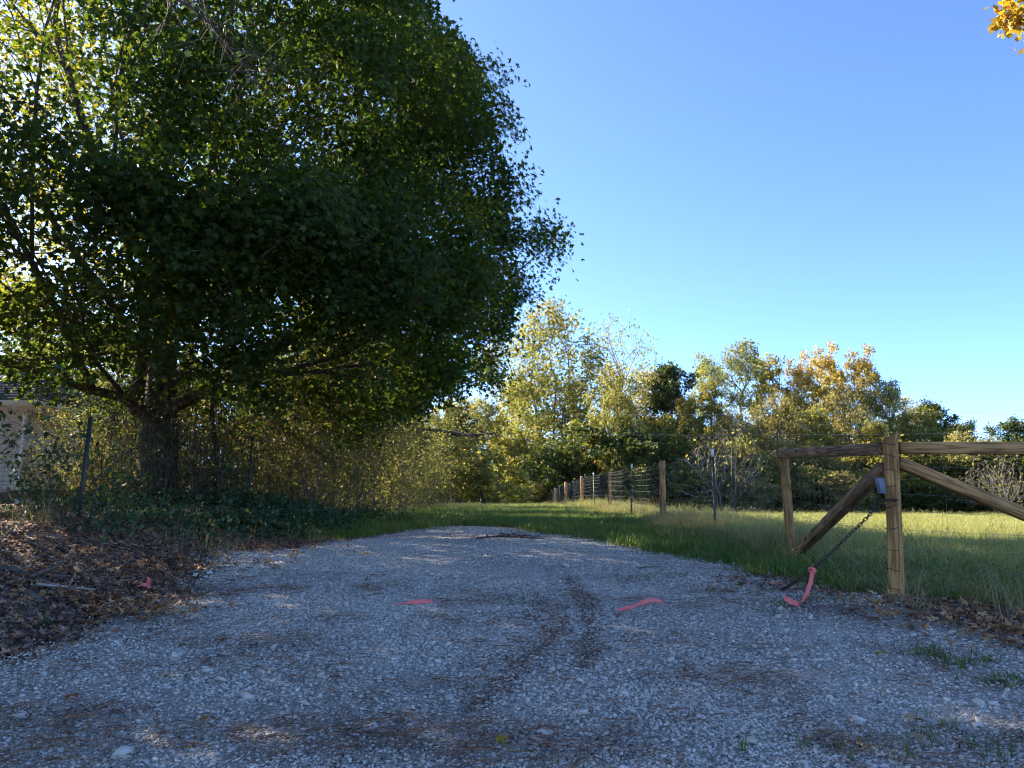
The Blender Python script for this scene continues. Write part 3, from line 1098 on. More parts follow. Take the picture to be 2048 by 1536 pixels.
# the tree that stands just outside the left edge: its shade and roots lie in the picture
def side_tree():
    g = np.random.default_rng(21)
    bx, by = -4.75, 5.0
    z0 = float(terr(bx, by))
    tr = [np.array([(bx, by, z0 - .3), (bx - .05, by, 1.6), (bx - .2, by + .1, 3.0), (bx - .5, by + .2, 4.6), (bx - .9, by + .3, 6.5)]),
          np.array([(bx - .05, by, 1.6), (bx - 1.2, by + .5, 3.0), (bx - 2.6, by + .9, 4.2)]),
          np.array([(bx - .2, by + .1, 3.0), (bx - 1.2, by - 1.0, 4.4), (bx - 2.0, by - 2.2, 5.6)])]
    lob = [(-7.6, 5.6, 3.6, 2.2, 2.6, 1.9), (-7.6, 4.2, 5.0, 2.4, 2.6, 1.8), (-7.0, 2.8, 4.4, 2.4, 2.4, 2.0), (-9.0, 7.0, 3.2, 1.8, 1.8, 1.8), (-9.6, 4.6, 4.2, 2.2, 2.8, 2.2), (-8.6, 6.4, 4.8, 1.8, 1.8, 1.5), (-7.6, 1.0, 4.4, 2.4, 2.2, 2.2), (-8.3, 8.0, 4.6, 1.7, 1.7, 1.9), (-9.5, 9.2, 5.0, 1.7, 1.6, 1.8), (-8.8, 8.9, 5.8, 1.6, 1.6, 1.4), (-9.3, 10.6, 6.3, 1.8, 1.9, 1.6), (-10.7, 12.0, 7.4, 1.8, 1.8, 1.6)]  # crown shaped out of view, lobes placed to keep sun off the gravel
    pts = lobes_points(g, 1000, lob, .3)
    A, par, nb = grow([curve(t, 9) for t in tr], pts, .3)
    A1, A2, cnt = skeleton_mesh(A, par, .24, .008, .05, (10, 5, 3), nb)
    root = empty('shade_tree', (0, 0, 0), 0, 'tree just out of sight at the left, its roots crossing the leafy bank', 'tree')
    A1.build('trunk', M['bark'], root, True)
    tag(A2.build('branches', M['bark'], root, True), kind='stuff')
    tips = np.where((cnt <= 5) & (np.arange(len(A)) >= nb))[0]
    nl = 46000
    k = g.choice(tips, nl)
    C = A[k] + g.normal(size=(nl, 3)) * .28
    mb = MB()
    leaves_into(mb, C, .12 + .07 * g.random(nl), LEAF, .4, g.random(nl), g)
    tag(mb.build('crown', M['maple'], root), kind='stuff')
    # surface roots reaching into the picture
    for pl, r in (([(-4.6, 5.0, None), (-3.9, 4.95, None), (-3.3, 4.9, None), (-2.85, 4.75, None), (-2.55, 4.65, None)], .05),
                  ([(-4.6, 4.9, None), (-3.8, 4.6, None), (-3.25, 4.45, None), (-2.95, 4.3, None)], .06),
                  ([(-3.3, 4.92, None), (-3.05, 5.15, None), (-2.75, 5.35, None)], .03),
                  ([(-4.5, 5.2, None), (-3.9, 5.6, None), (-3.4, 5.75, None), (-3.0, 6.1, None)], .04)):
        P = curve([(x, y, float(terr(x, y)) + .02 - .03 * i / len(pl)) for i, (x, y, _) in enumerate(pl)], 22)
        P[:, 2] += .02 * np.sin(np.arange(22) * 1.3)
        m = MB()
        V, Qq, T = tube_geo(P, np.linspace(r, r * .35, 22) * (1 + .18 * np.sin(np.arange(22) * 2.2)), 9)
        V += g.normal(size=V.shape) * r * .09
        m.add(V, [Qq, T], .5)
        m.build('root', M['root'], root, True)
    # dead twiggy bough that hangs into the top of the picture
    m = MB()
    main = curve([at(-160, -330, 5.6), at(150, -150, 5.7), at(310, -30, 5.8), at(400, 30, 5.85), at(470, 110, 5.9), at(505, 150, 5.9)], 26)
    m.tube(main, np.linspace(.022, .003, 26), 6)
    lv = []
    for i in range(46):
        k = int(g.integers(9, 25))
        p = main[k]
        d = g.normal(size=3) * np.array([1, .7, .7]) + np.array([.5, 0, -.35])
        d /= np.linalg.norm(d)
        ln = g.uniform(.10, .36)
        q = curve([p, p + d * ln * .5 + g.normal(size=3) * .03, p + d * ln + g.normal(size=3) * .05 + np.array([0, 0, -.06])], 7)
        m.tube(q, np.linspace(.005, .002, 7), 4)
        for _ in range(2):
            q0 = q[int(g.integers(2, 6))]
            d2 = d + g.normal(size=3) * .7
            m.tube(curve([q0, q0 + d2 * .08, q0 + d2 * .16 + np.array([0, 0, -.03])], 5), np.linspace(.003, .0016, 5), 3)
        if g.random() < .45:
            lv.append(q[-1])
    m.build('dead_bough', M['stem'], root, True)
    l = MB()
    leaves_into(l, np.array(lv), .06 + .03 * g.random(len(lv)), tmpl_leaf(.75), .2, g.random(len(lv)), g, 1.2)
    l.build('bough_leaves', M['ivy'], root)


side_tree()


# yellow tree just outside the right edge; one spray shows in the top corner
def corner_tree():
    g = np.random.default_rng(33)
    bx, by = 12.6, 11.5
    z0 = float(terr(bx, by))
    tip = at(2025, 45, 10.2)
    tr = [np.array([(bx, by, z0 - .3), (bx, by, 3), (bx - .1, by, 5.5), (bx + .1, by, 8.5)]),
          np.array([(bx - .1, by, 5.5), (10.2, 10.9, 6.9), (8.4, 10.5, 7.3), tip + np.array([.5, 0, .1])])]
    lob = [(12.9, 11.5, 7.5, 3.0, 3, 2.4), (11.6, 11.2, 9.3, 2.8, 2.8, 2.0), (13.6, 11.5, 10.4, 2.4, 2.4, 1.8), (10.0, 10.8, 8.2, 1.8, 1.8, 1.2)]
    pts = lobes_points(g, 330, lob)
    pts = np.concatenate([pts, tip + g.normal(size=(34, 3)) * np.array([.34, .3, .26]) + np.array([.42, 0, .16])])
    A, par, nb = grow([curve(t, 9) for t in tr], pts, .3)
    A1, A2, cnt = skeleton_mesh(A, par, .2, .006, .05, (9, 5, 3))
    root = empty('yellow_tree', (0, 0, 0), 0, 'tree with yellow autumn leaves, one spray showing in the top right corner', 'tree')
    A1.build('trunk', M['bark_far'], root, True)
    tag(A2.build('branches', M['bark_far'], root, True), kind='stuff')
    tips = np.where((cnt <= 5) & (np.arange(len(A)) >= nb))[0]
    nl = 9000
    k = g.choice(tips, nl)
    near = np.arange(len(A))[-34:]
    k = np.concatenate([k, g.choice(near, 420)])
    C = A[k] + g.normal(size=(len(k), 3)) * np.where(k >= near[0], .09, .22)[:, None]
    mb = MB()
    leaves_into(mb, C, .085 + .05 * g.random(len(k)), tmpl_leaf(.7), .3, g.random(len(k)), g)
    tag(mb.build('crown', M['yellow'], root), kind='stuff')


corner_tree()

# ------------------------------------------------------------------ fences and gate post
FENCE_X = 2.78


def lumber_piece(name, a, b, w, h, mat, parent, roll=0.0, slant=0.0, cut=(0, 0), bevel=.004):
    """square timber from a to b; its own local Z runs along the length so that the grain follows it"""
    a, b = Vector(a), Vector(b)
    d = b - a
    ln = d.length
    if abs(d.normalized().z) > .93:
        q = d.to_track_quat('Z', 'Y') @ Quaternion((0, 0, 1), roll)
    else:       # rails and braces lie square to the upright
        dz_ = d.normalized()
        dx_ = Vector((0, 0, 1)).cross(dz_).normalized()
        q = Matrix((dx_, dz_.cross(dx_), dz_)).transposed().to_quaternion()
    xs = (-w / 2, w / 2)
    c = bevel
    ring = [(-w / 2 + c, -h / 2), (w / 2 - c, -h / 2), (w / 2, -h / 2 + c), (w / 2, h / 2 - c), (w / 2 - c, h / 2), (-w / 2 + c, h / 2), (-w / 2, h / 2 - c), (-w / 2, -h / 2 + c)]
    nz = 10
    V = []
    g = np.random.default_rng(abs(hash(name)) % 1000 + int(ln * 100))
    wx, wy = g.normal(size=2) * .004
    for i in range(nz + 1):
        f = i / nz
        bow = math.sin(f * math.pi)
        for (x, y) in ring:
            z = f * ln
            if i == nz:
                z += slant * (x / w)
            V.append((x + wx * bow, y + wy * bow, z))
    Qd = []
    for i in range(nz):
        for j in range(8):
            k = (j + 1) % 8
            Qd.append((i * 8 + j, i * 8 + k, i * 8 + 8 + k, i * 8 + 8 + j))
    me = new_mesh(name, V, [np.array(Qd), np.array([list(range(7, -1, -1)), [nz * 8 + j for j in range(8)]])], {'v': np.full(len(V), .5)})
    o = link(name, me, mat, parent)
    o.rotation_mode = 'QUATERNION'
    o.location = a
    o.rotation_quaternion = q
    return o


fence = empty('wire_fence', (2.7, 5.5, float(terr(2.7, 5.5))), 0, 'woven wire fence on wooden and dark steel posts along the lane', 'fence')


def P_(o, parent):
    """parent keeping the world place"""
    o.parent = parent
    o.matrix_parent_inverse = Matrix.Translation(parent.location).inverted()
    return o


base = hit(1795, 1212)
cbase = np.array([2.64, 5.5, float(ground_z(2.64, 5.5))])
ctop = at(1780, 872, 5.5)
corner = P_(lumber_piece('corner_post', cbase - [0, 0, .4], ctop, .098, .098, M['post'], None, math.radians(64), -.05), fence)
corner['label'] = 'thick corner post with slanted top and wire wrapped round it'
fb = np.array([2.9, 8.2, float(terr(2.9, 8.2))])
ftop = at(1566, 894, 8.2)
P_(lumber_piece('wooden_post', fb - [0, 0, .4], ftop, .095, .095, M['post'], None, math.radians(70), .03), fence)
# lane-side rail and brace
ra = at(1768, 898, 5.56)
rb = at(1563, 907.5, 8.14)
P_(lumber_piece('top_rail', ra, rb, .09, .09, M['post_b'], None, 0), fence)
P_(lumber_piece('diagonal_brace', at(1768, 936, 5.56), at(1578, 1122, 8.12), .08, .085, M['post_b'], None, 0), fence)

# second fence, along the road to the right
road = empty('wire_fence', (3.5, 5.5, float(terr(3.5, 5.5))), 0, 'woven wire fence with timber rail and brace running right from the corner post', 'fence')
rz_ = at(1800, 896, 5.5)
nx = 4.95
nb_ = np.array([nx, 5.42, float(terr(nx, 5.42))])
P_(lumber_piece('top_rail', at(1797, 896, 5.5), (nx, 5.42, rz_[2] - .01), .08, .085, M['post_c'], None, 0), road)
P_(lumber_piece('diagonal_brace', at(1797, 925, 5.5), (nx - .06, 5.42, nb_[2] + .12), .075, .08, M['post_c'], None, 0), road)
P_(lumber_piece('wooden_post', nb_ - [0, 0, .4], (nx, 5.42, rz_[2] + .1), .095, .095, M['post'], None, .3), road)
for k, xx in enumerate((7.6, 10.2, 13.0)):
    zb = float(terr(xx, 5.4 - .02 * k))
    P_(lumber_piece('wooden_post', (xx, 5.4 - .02 * k, zb - .4), (xx, 5.4 - .02 * k, zb + 1.15), .095, .095, M['post'], None, .2 * k), road)

# line posts
POST_D = [11.3, 14.3, 17.9, 21.9, 26.2, 30.8, 35.6, 40.5, 45.5, 50.5, 55.5, 60.5, 65.5]
POST_X = [2.92, 2.74, 2.72, 2.74, 2.76, 2.78, 2.8, 2.8, 2.8, 2.8, 2.8, 2.8, 2.8]
line = [(cbase[0], cbase[1], ctop[2] - .05, cbase[2]), (fb[0], fb[1], ftop[2] - .05, fb[2])]
tmesh = None
for i, (d, x) in enumerate(zip(POST_D, POST_X)):
    zb = float(terr(x, d))
    if i % 2 == 0:      # steel T-post: flange and web, pale tip
        hgt = 1.10
        m = MB()
        m.box((0, 0, hgt / 2 - .2), (.036, .006, hgt + .4))
        m.box((0, .018, hgt / 2 - .2), (.006, .03, hgt + .4))
        for s in range(9):
            m.box((0, -.005, .15 + s * .1), (.012, .008, .02))
        me = m.mesh('steel_post') if tmesh is None else tmesh[0]
        m2 = MB()
        m2.box((0, 0, hgt + .055), (.037, .007, .11))
        m2.box((0, .018, hgt + .055), (.007, .031, .11))
        me2 = m2.mesh('white_tip') if tmesh is None else tmesh[1]
        tmesh = (me, me2)
        p = link('steel_post', me, M['steel'])
        p.location = (x, d, zb)
        p.rotation_euler = (R.normal() * .012, R.normal() * .02, R.normal() * .2)
        q = link('white_tip', me2, M['white'], p)
        P_(p, fence)
        line.append((x, d, zb + hgt, zb))
    else:
        h = (1.14, 1.16, 1.22, 1.25, 1.2, 1.2, 1.2)[i // 2]
        lean = R.normal() * .02
        P_(lumber_piece('wooden_post', (x, d, zb - .4), (x + lean, d, zb + h), .10, .10, M['post'], None, R.normal() * .4, .03 * (-1) ** i), fence)
        line.append((x, d, zb + h - .06, zb))

HS = [.07, .20, .335, .475, .615, .74, .85, .95, 1.035, 1.10]


def woven(line, parent, side=.06, step=.16, far=60, r=.0012, mat='wire', HS=HS, barb=False):
    L_ = np.array(line)
    for h in HS:
        pts = []
        for (x0, y0, t0, b0), (x1, y1, t1, b1) in zip(L_[:-1], L_[1:]):
            for f in np.linspace(0, 1, 5)[:-1]:
                x, y = x0 + (x1 - x0) * f, y0 + (y1 - y0) * f
                zl = (b0 + (b1 - b0) * f)
                zt = (t0 + (t1 - t0) * f)
                pts.append((x - side, y, zl + (zt - zl) * h / 1.1 - .022 * math.sin(math.pi * f) * (1 + R.random() * .6)))
        x, y, zt, zl = L_[-1]
        pts.append((x - side, y, zl + (zt - zl) * h / 1.1))
        P = np.array(pts)
        m = MB()
        m.tube(P, r * np.clip(P[:, 1] / 14, 1, 1.7), 4, None, False)
        P_(m.build('wire_strand', M[mat], None), parent)
    m = MB()
    seg = np.hypot(np.diff(L_[:, 0]), np.diff(L_[:, 1]))
    cum = np.concatenate([[0], np.cumsum(seg)])
    s = .12
    while s < min(cum[-1], far):
        x = np.interp(s, cum, L_[:, 0]) - side
        y = np.interp(s, cum, L_[:, 1])
        zt = np.interp(s, cum, L_[:, 2])
        zl = np.interp(s, cum, L_[:, 3])
        hh = np.array([.02, .3, .6, .85, 1.1])
        j = R.normal(size=(5, 2)) * .006
        P = np.stack([x + j[:, 0], y + j[:, 1], zl + (zt - zl) * hh / 1.1], -1)
        m.tube(P, r * .85 * max(1, min(1.6, y / 16)), 3, None, False)
        s += step if y < 24 else step * 2
    P_(tag(m.build('stay_wires', M[mat], None), kind='stuff'), parent)


woven(line, fence)
rl = [(cbase[0], cbase[1] - .0, ctop[2] - .06, cbase[2] + .03), (nx, 5.42, rz_[2] + .03, nb_[2] + .05), (7.6, 5.4, rz_[2] - .02, float(terr(7.6, 5.4))), (13.0, 5.36, rz_[2] - .1, float(terr(13., 5.36)))]
rl = [(x, y + .06, a, b) for x, y, a, b in rl]
woven(rl, road, 0.0, .31)
# wire ends wrapped round the corner post
m = MB()
axis = ctop - cbase
for k, h in enumerate(HS):
    c = cbase + axis * (h / 1.12)
    a0 = math.radians(64 + 21)
    ang = np.linspace(math.pi * .75, math.pi * 1.9, 12)
    rr = .062
    P = np.stack([c[0] + rr * np.cos(ang) * 1.05, c[1] + rr * np.sin(ang), c[2] + .012 * np.sin(ang * 2 + k) + .004 * k % 3], -1)
    m.tube(P, .0024, 4)
    # twisted tail
    q = P[8]
    m.tube(curve([q, q + [.012, -.004, -.03], q + [-.006, -.006, -.05], q + [.008, -.004, -.085 - .02 * R.random()]], 8), .0018, 4)
P_(m.build('wire_wrap', M['oldwire'], None), fence)

# grey lock box on the corner post
bxo = empty('lock_box', at(1762, 972, 5.47), .25, 'small grey plastic box hung on the left side of the corner post', 'box')
m = MB()
c = .006
ring = [(-.026, -.05), (.02, -.056), (.026, -.05), (.026, .05), (.018, .058), (-.02, .058), (-.026, .05)]
V = []
for y, s in ((-.018, .93), (-.014, 1), (.014, 1), (.018, .93)):
    for (x, z) in ring:
        V.append((x * s + z * -.12, y, z * s))
n = len(ring)
Qd = [(i * n + j, i * n + (j + 1) % n, i * n + n + (j + 1) % n, i * n + n + j) for i in range(3) for j in range(n)]
m.add(V, [np.array(Qd), np.array([list(range(n))[::-1], [3 * n + j for j in range(n)]])], .5)
m.build('casing', M['box'], bxo)
m = MB()
m.tube(curve([(.02, .0, -.05), (.03, .0, -.075), (.045, .0, -.07), (.05, .01, -.045)], 9), .006, 6)
m.build('shackle', M['blackp'], bxo)

# ------------------------------------------------------------------ chain across the drive
chain = empty('chain', cbase, 0, 'rusty chain looped round the corner post and lying across the gravel drive', 'chain')


def link_mesh(name='link', ln=.036, wd=.021, r=.0036):
    a = np.linspace(0, 2 * np.pi, 13)[:-1]
    hx = ln / 2 - wd / 2
    P = np.stack([np.cos(a) * wd / 2 + np.sign(np.cos(a) + 1e-9) * hx, np.sin(a) * wd / 2, a * 0], -1)
    P[np.abs(np.cos(a)) < .01, 0] = 0
    P = np.concatenate([P, P[:2]])
    V, Qq, T = tube_geo(P, r, 5, False)
    V = V[:12 * 5]
    Qq = Qq[:12 * 5] % 60
    return new_mesh(name, V, [Qq], {'v': R.random(60)}, True)


lm = link_mesh()
lm.materials.append(M['rusty'])


def gp(px, py, dz=-.010):
    h = hit(px, py)
    h[2] = float(ground_z(h[0], h[1])) + dz
    return h


cz = at(1790, 1004, 5.5)[2]
ang = np.linspace(-.2, 2 * math.pi - .5, 14)
wrap = np.stack([cbase[0] + .004 + .072 * np.cos(ang + 2.9), cbase[1] + .072 * np.sin(ang + 2.9), cz - .006 + .02 * np.sin(ang)], -1)
hang = [wrap[0] + [-.01, -.012, -.012], at(1735, 1034, 5.44), at(1690, 1078, 5.44), at(1650, 1117, 5.44), at(1624, 1140, 5.44), at(1596, 1160, 5.46), gp(1556, 1186), gp(1510, 1203), gp(1440, 1214), gp(1330, 1219), gp(1250, 1222), gp(1150, 1216), gp(1050, 1217), gp(950, 1212), gp(840, 1216),
        gp(760, 1211), gp(650, 1209), gp(540, 1200), gp(430, 1196), gp(340, 1186), gp(292, 1183, .02), gp(250, 1170, .02)]


def lay_links(P, pitch, parent):
    seg = np.linalg.norm(np.diff(P, axis=0), axis=1)
    cum = np.concatenate([[0], np.cumsum(seg)])
    s = np.arange(0, cum[-1], pitch)
    Q_ = np.stack([np.interp(s, cum, P[:, k]) for k in range(3)], -1)
    for i in range(len(Q_) - 1):
        d = Vector(Q_[i + 1] - Q_[i])
        q = d.to_track_quat('X', 'Z') @ Quaternion((1, 0, 0), (.75 if i % 2 else -.75) + R.normal() * .12)
        o = bpy.data.objects.new('link', lm)
        COL.objects.link(o)
        o.rotation_mode = 'QUATERNION'
        o.rotation_quaternion = q
        o.location = (Q_[i] + Q_[i + 1]) / 2
        P_(o, parent)


lay_links(curve(wrap, 60), .0275, chain)
hc = curve(hang, 500)
for i in range(len(hc)):
    if hc[i, 0] < 2.0:
        hc[i, 2] = max(hc[i, 2], float(ground_z(hc[i, 0], hc[i, 1])) - .012)
lay_links(hc, .0275, chain)


# ------------------------------------------------------------------ flagging tape
def strip(pts, wdir, wid, n=26, curl=.0):
    P = curve(pts, n)
    W = np.array([np.interp(np.linspace(0, 1, n), np.linspace(0, 1, len(wdir)), np.array(wdir)[:, k]) for k in range(3)]).T
    W /= np.linalg.norm(W, axis=1, keepdims=True)
    k = 4
    V = []
    T = np.gradient(P, axis=0)
    Nn = np.cross(T, W)
    Nn /= np.maximum(np.linalg.norm(Nn, axis=1, keepdims=True), 1e-9)
    wv = np.interp(np.linspace(0, 1, n), np.linspace(0, 1, len(wid)), wid)
    for i in range(n):
        for j in range(k):
            u = j / (k - 1) - .5
            V.append(P[i] + W[i] * u * wv[i] + Nn[i] * curl * wv[i] * (1 - 4 * u * u) + R.normal(size=3) * .0008)
    Qd = [(i * k + j, i * k + k + j, i * k + k + j + 1, i * k + j + 1) for i in range(n - 1) for j in range(k - 1)]
    return np.array(V), np.array(Qd)


def ribbon(label, pieces, knot=None):
    m = MB()
    for pts, wd, wid, cu in pieces:
        V, Qd = strip(pts, wd, wid, 26, cu)
        m.add(V, [Qd], .3 + .5 * R.random())
    if knot is not None:
        c, r = knot
        g = np.random.default_rng(4)
        for k in range(5):
            a = np.linspace(0, 5.2, 7)
            ax = g.normal(size=3)
            ax /= np.linalg.norm(ax)
            u = np.cross(ax, [0, 0, 1.])
            u /= np.linalg.norm(u)
            b = np.cross(ax, u)
            pts = [c + r * (.8 + .4 * g.random()) * (math.cos(t) * u + math.sin(t) * b) for t in a]
            V, Qd = strip(pts, [ax, ax + .3 * u], [.02, .016], 16, .25)
            m.add(V, [Qd], g.random())
    o = m.build('ribbon', M['ribbon'], None, True)
    return tag(o, label, 'ribbon', 'pink flagging tape tied along the chain')


kn = at(1624, 1141, 5.43)
ribbon('pink ribbon hanging from the chain between the gate post and the gravel', [
    ([kn + [0, -.01, 0], at(1621, 1165, 5.36), at(1612, 1190, 5.32), at(1602, 1207, 5.28), at(1594, 1210, 5.25)], [(1, -.2, .15), (1, .2, .1), (.8, .5, .1), (.5, .8, .4)], [.026, .036, .034, .04], .12),
    ([at(1598, 1209, 5.25), at(1584, 1204, 5.25), at(1568, 1195, 5.26)], [(.1, .5, .9), (.3, .4, .9)], [.036, .04, .036], .08)], (kn, .022))
a0 = gp(790, 1216, .012)
ribbon('pink ribbon lying flat on the gravel, nearest the middle', [
    ([a0, gp(810, 1216, .01), gp(816, 1216, .014)], [(0, .6, .5), (0, .6, .6)], [.012, .014, .014], .1),
    ([gp(813, 1216, .016), gp(835, 1215, .02), gp(852, 1214, .02), gp(866, 1213, .016)], [(0, .8, .62), (.1, .8, .7), (0, .8, .5)], [.03, .04, .04, .022], .1)])
ribbon('pink ribbon twisted across the gravel, second from the gate post', [
    ([gp(1236, 1229, .012), gp(1255, 1227, .016), gp(1272, 1223, .02), gp(1285, 1219, .03)], [(0, .8, .5), (.1, .5, .9), (0, .9, .3), (0, .5, .9)], [.024, .03, .03, .03], .12),
    ([gp(1283, 1220, .02), gp(1298, 1217, .036), gp(1312, 1215, .03), gp(1325, 1215, .016)], [(0, .6, .8), (.1, .9, .6), (.0, .6, .9)], [.034, .045, .04, .024], .16)])
k2 = gp(296, 1181, .045)
ribbon('pink ribbon knotted among brown leaves at the left end of the chain', [
    ([k2 + [0, 0, -.01], k2 + [-.03, -.02, .0], k2 + [-.075, -.03, -.012]], [(0, .6, .6), (.1, .9, .4)], [.022, .034, .024], .12),
    ([k2, k2 + [.008, -.01, .03], k2 + [.0, -.01, .055]], [(1, 0, 0), (1, .3, -.2)], [.02, .034, .012], .15),
    ([k2, k2 + [.018, -.03, -.02], k2 + [.03, -.06, -.045]], [(.6, .5, .2), (.7, .6, .1)], [.02, .03, .028], .12)])

# ------------------------------------------------------------------ house at the far left
def house():
    d = 18.0
    cor = at(46, 900, d)
    zb = float(terr(cor[0], d))
    zw = at(46, 822, d)[2]
    x1, x0 = cor[0], cor[0] - 8.5
    y0, y1 = d, d + 7
    r = empty('house', (cor[0] - 4, d + 3, zb), 0, 'cream sided house with dark shingle roof behind the leaves at the left edge', 'house')
    m = MB()
    m.box(((x0 + x1) / 2, (y0 + y1) / 2, (zb + zw) / 2 + .0), (x1 - x0 - .06, y1 - y0 - .06, zw - zb + .3))
    P_(m.build('wall', M['siding']), r)
    # siding boards, each lapped over the one below
    nbd = int((zw - zb) / .105)
    bm_ = None
    for i in range(nbd):
        if bm_ is None:
            q = MB()
            w_ = x1 - x0
            V = np.array([(-w_ / 2, .0, 0), (-w_ / 2, -.022, 0), (-w_ / 2, -.006, .118), (-w_ / 2, 0, .118), (w_ / 2, 0, 0), (w_ / 2, -.022, 0), (w_ / 2, -.006, .118), (w_ / 2, 0, .118)])
            q.add(V, [[(0, 1, 2, 3), (4, 7, 6, 5), (0, 4, 5, 1), (1, 5, 6, 2), (2, 6, 7, 3), (3, 7, 4, 0)]], .5)
            bm_ = q.mesh('siding_board')
            bm_.materials.append(M['siding'])
        b = bpy.data.objects.new('siding_board', bm_)
        COL.objects.link(b)
        b.location = ((x0 + x1) / 2, y0 + .02, zb + .12 + i * .105)
        P_(b, r)
    m = MB()
    m.box((x1 + .005, y0 - .012, (zb + zw) / 2), (.09, .09, zw - zb - .01))
    P_(m.build('corner_trim', M['trim']), r)
    # hip roof with overhang
    ov = .62
    ze = zw + .02
    ex0, ex1, ey0, ey1 = x0 - ov, x1 + ov, y0 - ov, y1 + ov
    hh = 2.1
    ry = (y0 + y1) / 2
    rx0, rx1 = ex0 + (ey1 - ey0) / 2, ex1 - (ey1 - ey0) / 2
    V = [(ex0, ey0, ze + .16), (ex1, ey0, ze + .16), (ex1, ey1, ze + .16), (ex0, ey1, ze + .16), (rx0, ry, ze + hh), (rx1, ry, ze + hh)]
    m = MB()
    m.add(V, [np.array([(0, 1, 5, 4), (2, 3, 4, 5)]), np.array([(1, 2, 5), (3, 0, 4)])], .4)
    roof = P_(m.build('roof', M['shingle']), r)
    # shingle courses on the two slopes in view
    sl = math.hypot(ry - ey0, hh - .16)
    nrow = 22
    for (A, B, C, D) in ((np.array(V[0]), np.array(V[1]), np.array(V[5]), np.array(V[4])), (np.array(V[1]), np.array(V[2]), np.array(V[5]), np.array(V[5]))):
        nrm = np.cross(B - A, D - A)
        nrm /= np.linalg.norm(nrm)
        for k in range(nrow):
            f0, f1 = k / nrow, (k + 1) / nrow
            a, b = A + (D - A) * f0, B + (C - B) * f0
            c, d_ = B + (C - B) * f1, A + (D - A) * f1
            q = MB()
            q.add([a + nrm * .022, b + nrm * .022, c + nrm * .006, d_ + nrm * .006, a, b], [[(0, 1, 2, 3), (0, 4, 5, 1)]], .2 + .6 * R.random())
            P_(q.build('shingle_course', M['shingle']), r)
    m = MB()
    for (cx, cyy, sx, sy) in (((ex0 + ex1) / 2, ey0, ex1 - ex0, .03), ((ex0 + ex1) / 2, ey1, ex1 - ex0, .03)):
        m.box((cx, cyy, ze + .075), (sx, sy, .15))
    m.box((ex1, (ey0 + ey1) / 2, ze + .075), (.03, ey1 - ey0 - .032, .15))
    m.box((ex0, (ey0 + ey1) / 2, ze + .075), (.03, ey1 - ey0 - .032, .15))
    P_(m.build('fascia', M['trim']), r)
    m = MB()
    m.box(((ex0 + ex1) / 2, (ey0 + ey1) / 2, ze + .012), (ex1 - ex0 - .034, ey1 - ey0 - .034, .02))
    P_(m.build('soffit', M['trim']), r)
    m = MB()
    m.box(((x0 + x1) / 2, y0 + .06, zb + .04), (x1 - x0 - .02, .12, .24))
    P_(m.build('foundation', M['plank']), r)


house()

# old wire fence at the left, on a dark leaning steel post
lf = empty('wire_fence', (-4.9, 8.6, float(terr(-4.9, 8.6))), 0, 'old rusty wire fence overgrown with vines in front of the house', 'fence')
lline = []
for (x, y) in ((-9.2, 7.9), (-7.0, 8.25), (-4.75, 8.6), (-4.2, 12.4)):
    zb = float(terr(x, y))
    m = MB()
    m.box((0, 0, .42), (.045, .007, 1.45))
    m.box((0, .02, .42), (.007, .035, 1.45))
    p = m.build('steel_post', M['steel'])
    p.location = (x, y, zb)
    p.rotation_euler = (R.normal() * .02, .03, .4)
    P_(p, lf)
    lline.append((x, y, zb + 1.12, zb + .02))
woven(lline, lf, .02, .15, 60, .0019, 'oldwire', [.05, .17, .3, .43, .57, .72, .9, 1.1])

# low plank rail behind it
pr = empty('plank_rail', (-8.4, 13.2, float(terr(-8.4, 13.2))), 0, 'low dark plank rail on a stout post beside the house corner', 'fence')
za = at(60, 988, 13.2)
m = MB()
m.box((-8.2, 13.2, za[2]), (1.9, .05, .13))
P_(m.build('rail', M['plank']), pr)
for xx in (-7.78, -9.0):
    m = MB()
    zt = float(terr(xx, 13.25))
    m.box((xx, 13.28, (zt + za[2]) / 2), (.15, .1, za[2] - zt + .12))
    P_(m.build('post', M['plank']), pr)


# ------------------------------------------------------------------ overhead cables
def cable(label, y1, y2, y3):
    A, B, C = at(-900, y1 - 20, 42), at(1300, y2, 42), at(3200, y3, 42)
    P = curve([A, B, C], 40)
    m = MB()
    m.tube(P, .0055, 5)
    tag(m.build('power_line', M['cable']), label, 'cable', 'overhead cables')


cable('upper of two thin overhead cables crossing before the far trees', 812, 829, 795)
cable('lower of two thin overhead cables crossing before the far trees', 862, 870, 850)

# ------------------------------------------------------------------ far trees
FT = {}
FT['spread'] = broad_tree(101, 16, 4.0, 5.6, .34, 460, 13570, 0.187, 'oak_y', 'bark_far', nl=18, stems=3, spread=.35)
FT['sparse'] = broad_tree(102, 16, 5.0, 4.2, .22, 620, 1500, .17, 'pale', 'bark_pale', nl=12, stems=1)
FT['oval'] = broad_tree(103, 14, 2.4, 3.4, .24, 330, 10030, 0.178, 'oak_y', 'bark_far', nl=14)
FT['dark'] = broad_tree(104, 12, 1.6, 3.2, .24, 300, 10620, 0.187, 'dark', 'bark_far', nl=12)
FT['olive'] = broad_tree(105, 12, 2.0, 3.6, .22, 420, 8260, 0.145, 'olive', 'bark_far', nl=14)
FT['thin'] = broad_tree(106, 15, 2.4, 3.2, .20, 460, 7316, 0.145, 'pale', 'bark_pale', nl=14)
FT['orange'] = broad_tree(107, 15, 3.4, 3.3, .22, 380, 8850, 0.170, 'orange', 'bark_pale', nl=14, hw=.55)
FT['open'] = broad_tree(108, 13, 4.2, 3.6, .26, 300, 4956, 0.178, 'oak_y', 'bark_far', nl=10)
FT['bush'] = broad_tree(109, 5.0, .2, 2.4, .10, 260, 6136, 0.136, 'oak_y', 'stem', nl=12, stems=4, spread=.5)
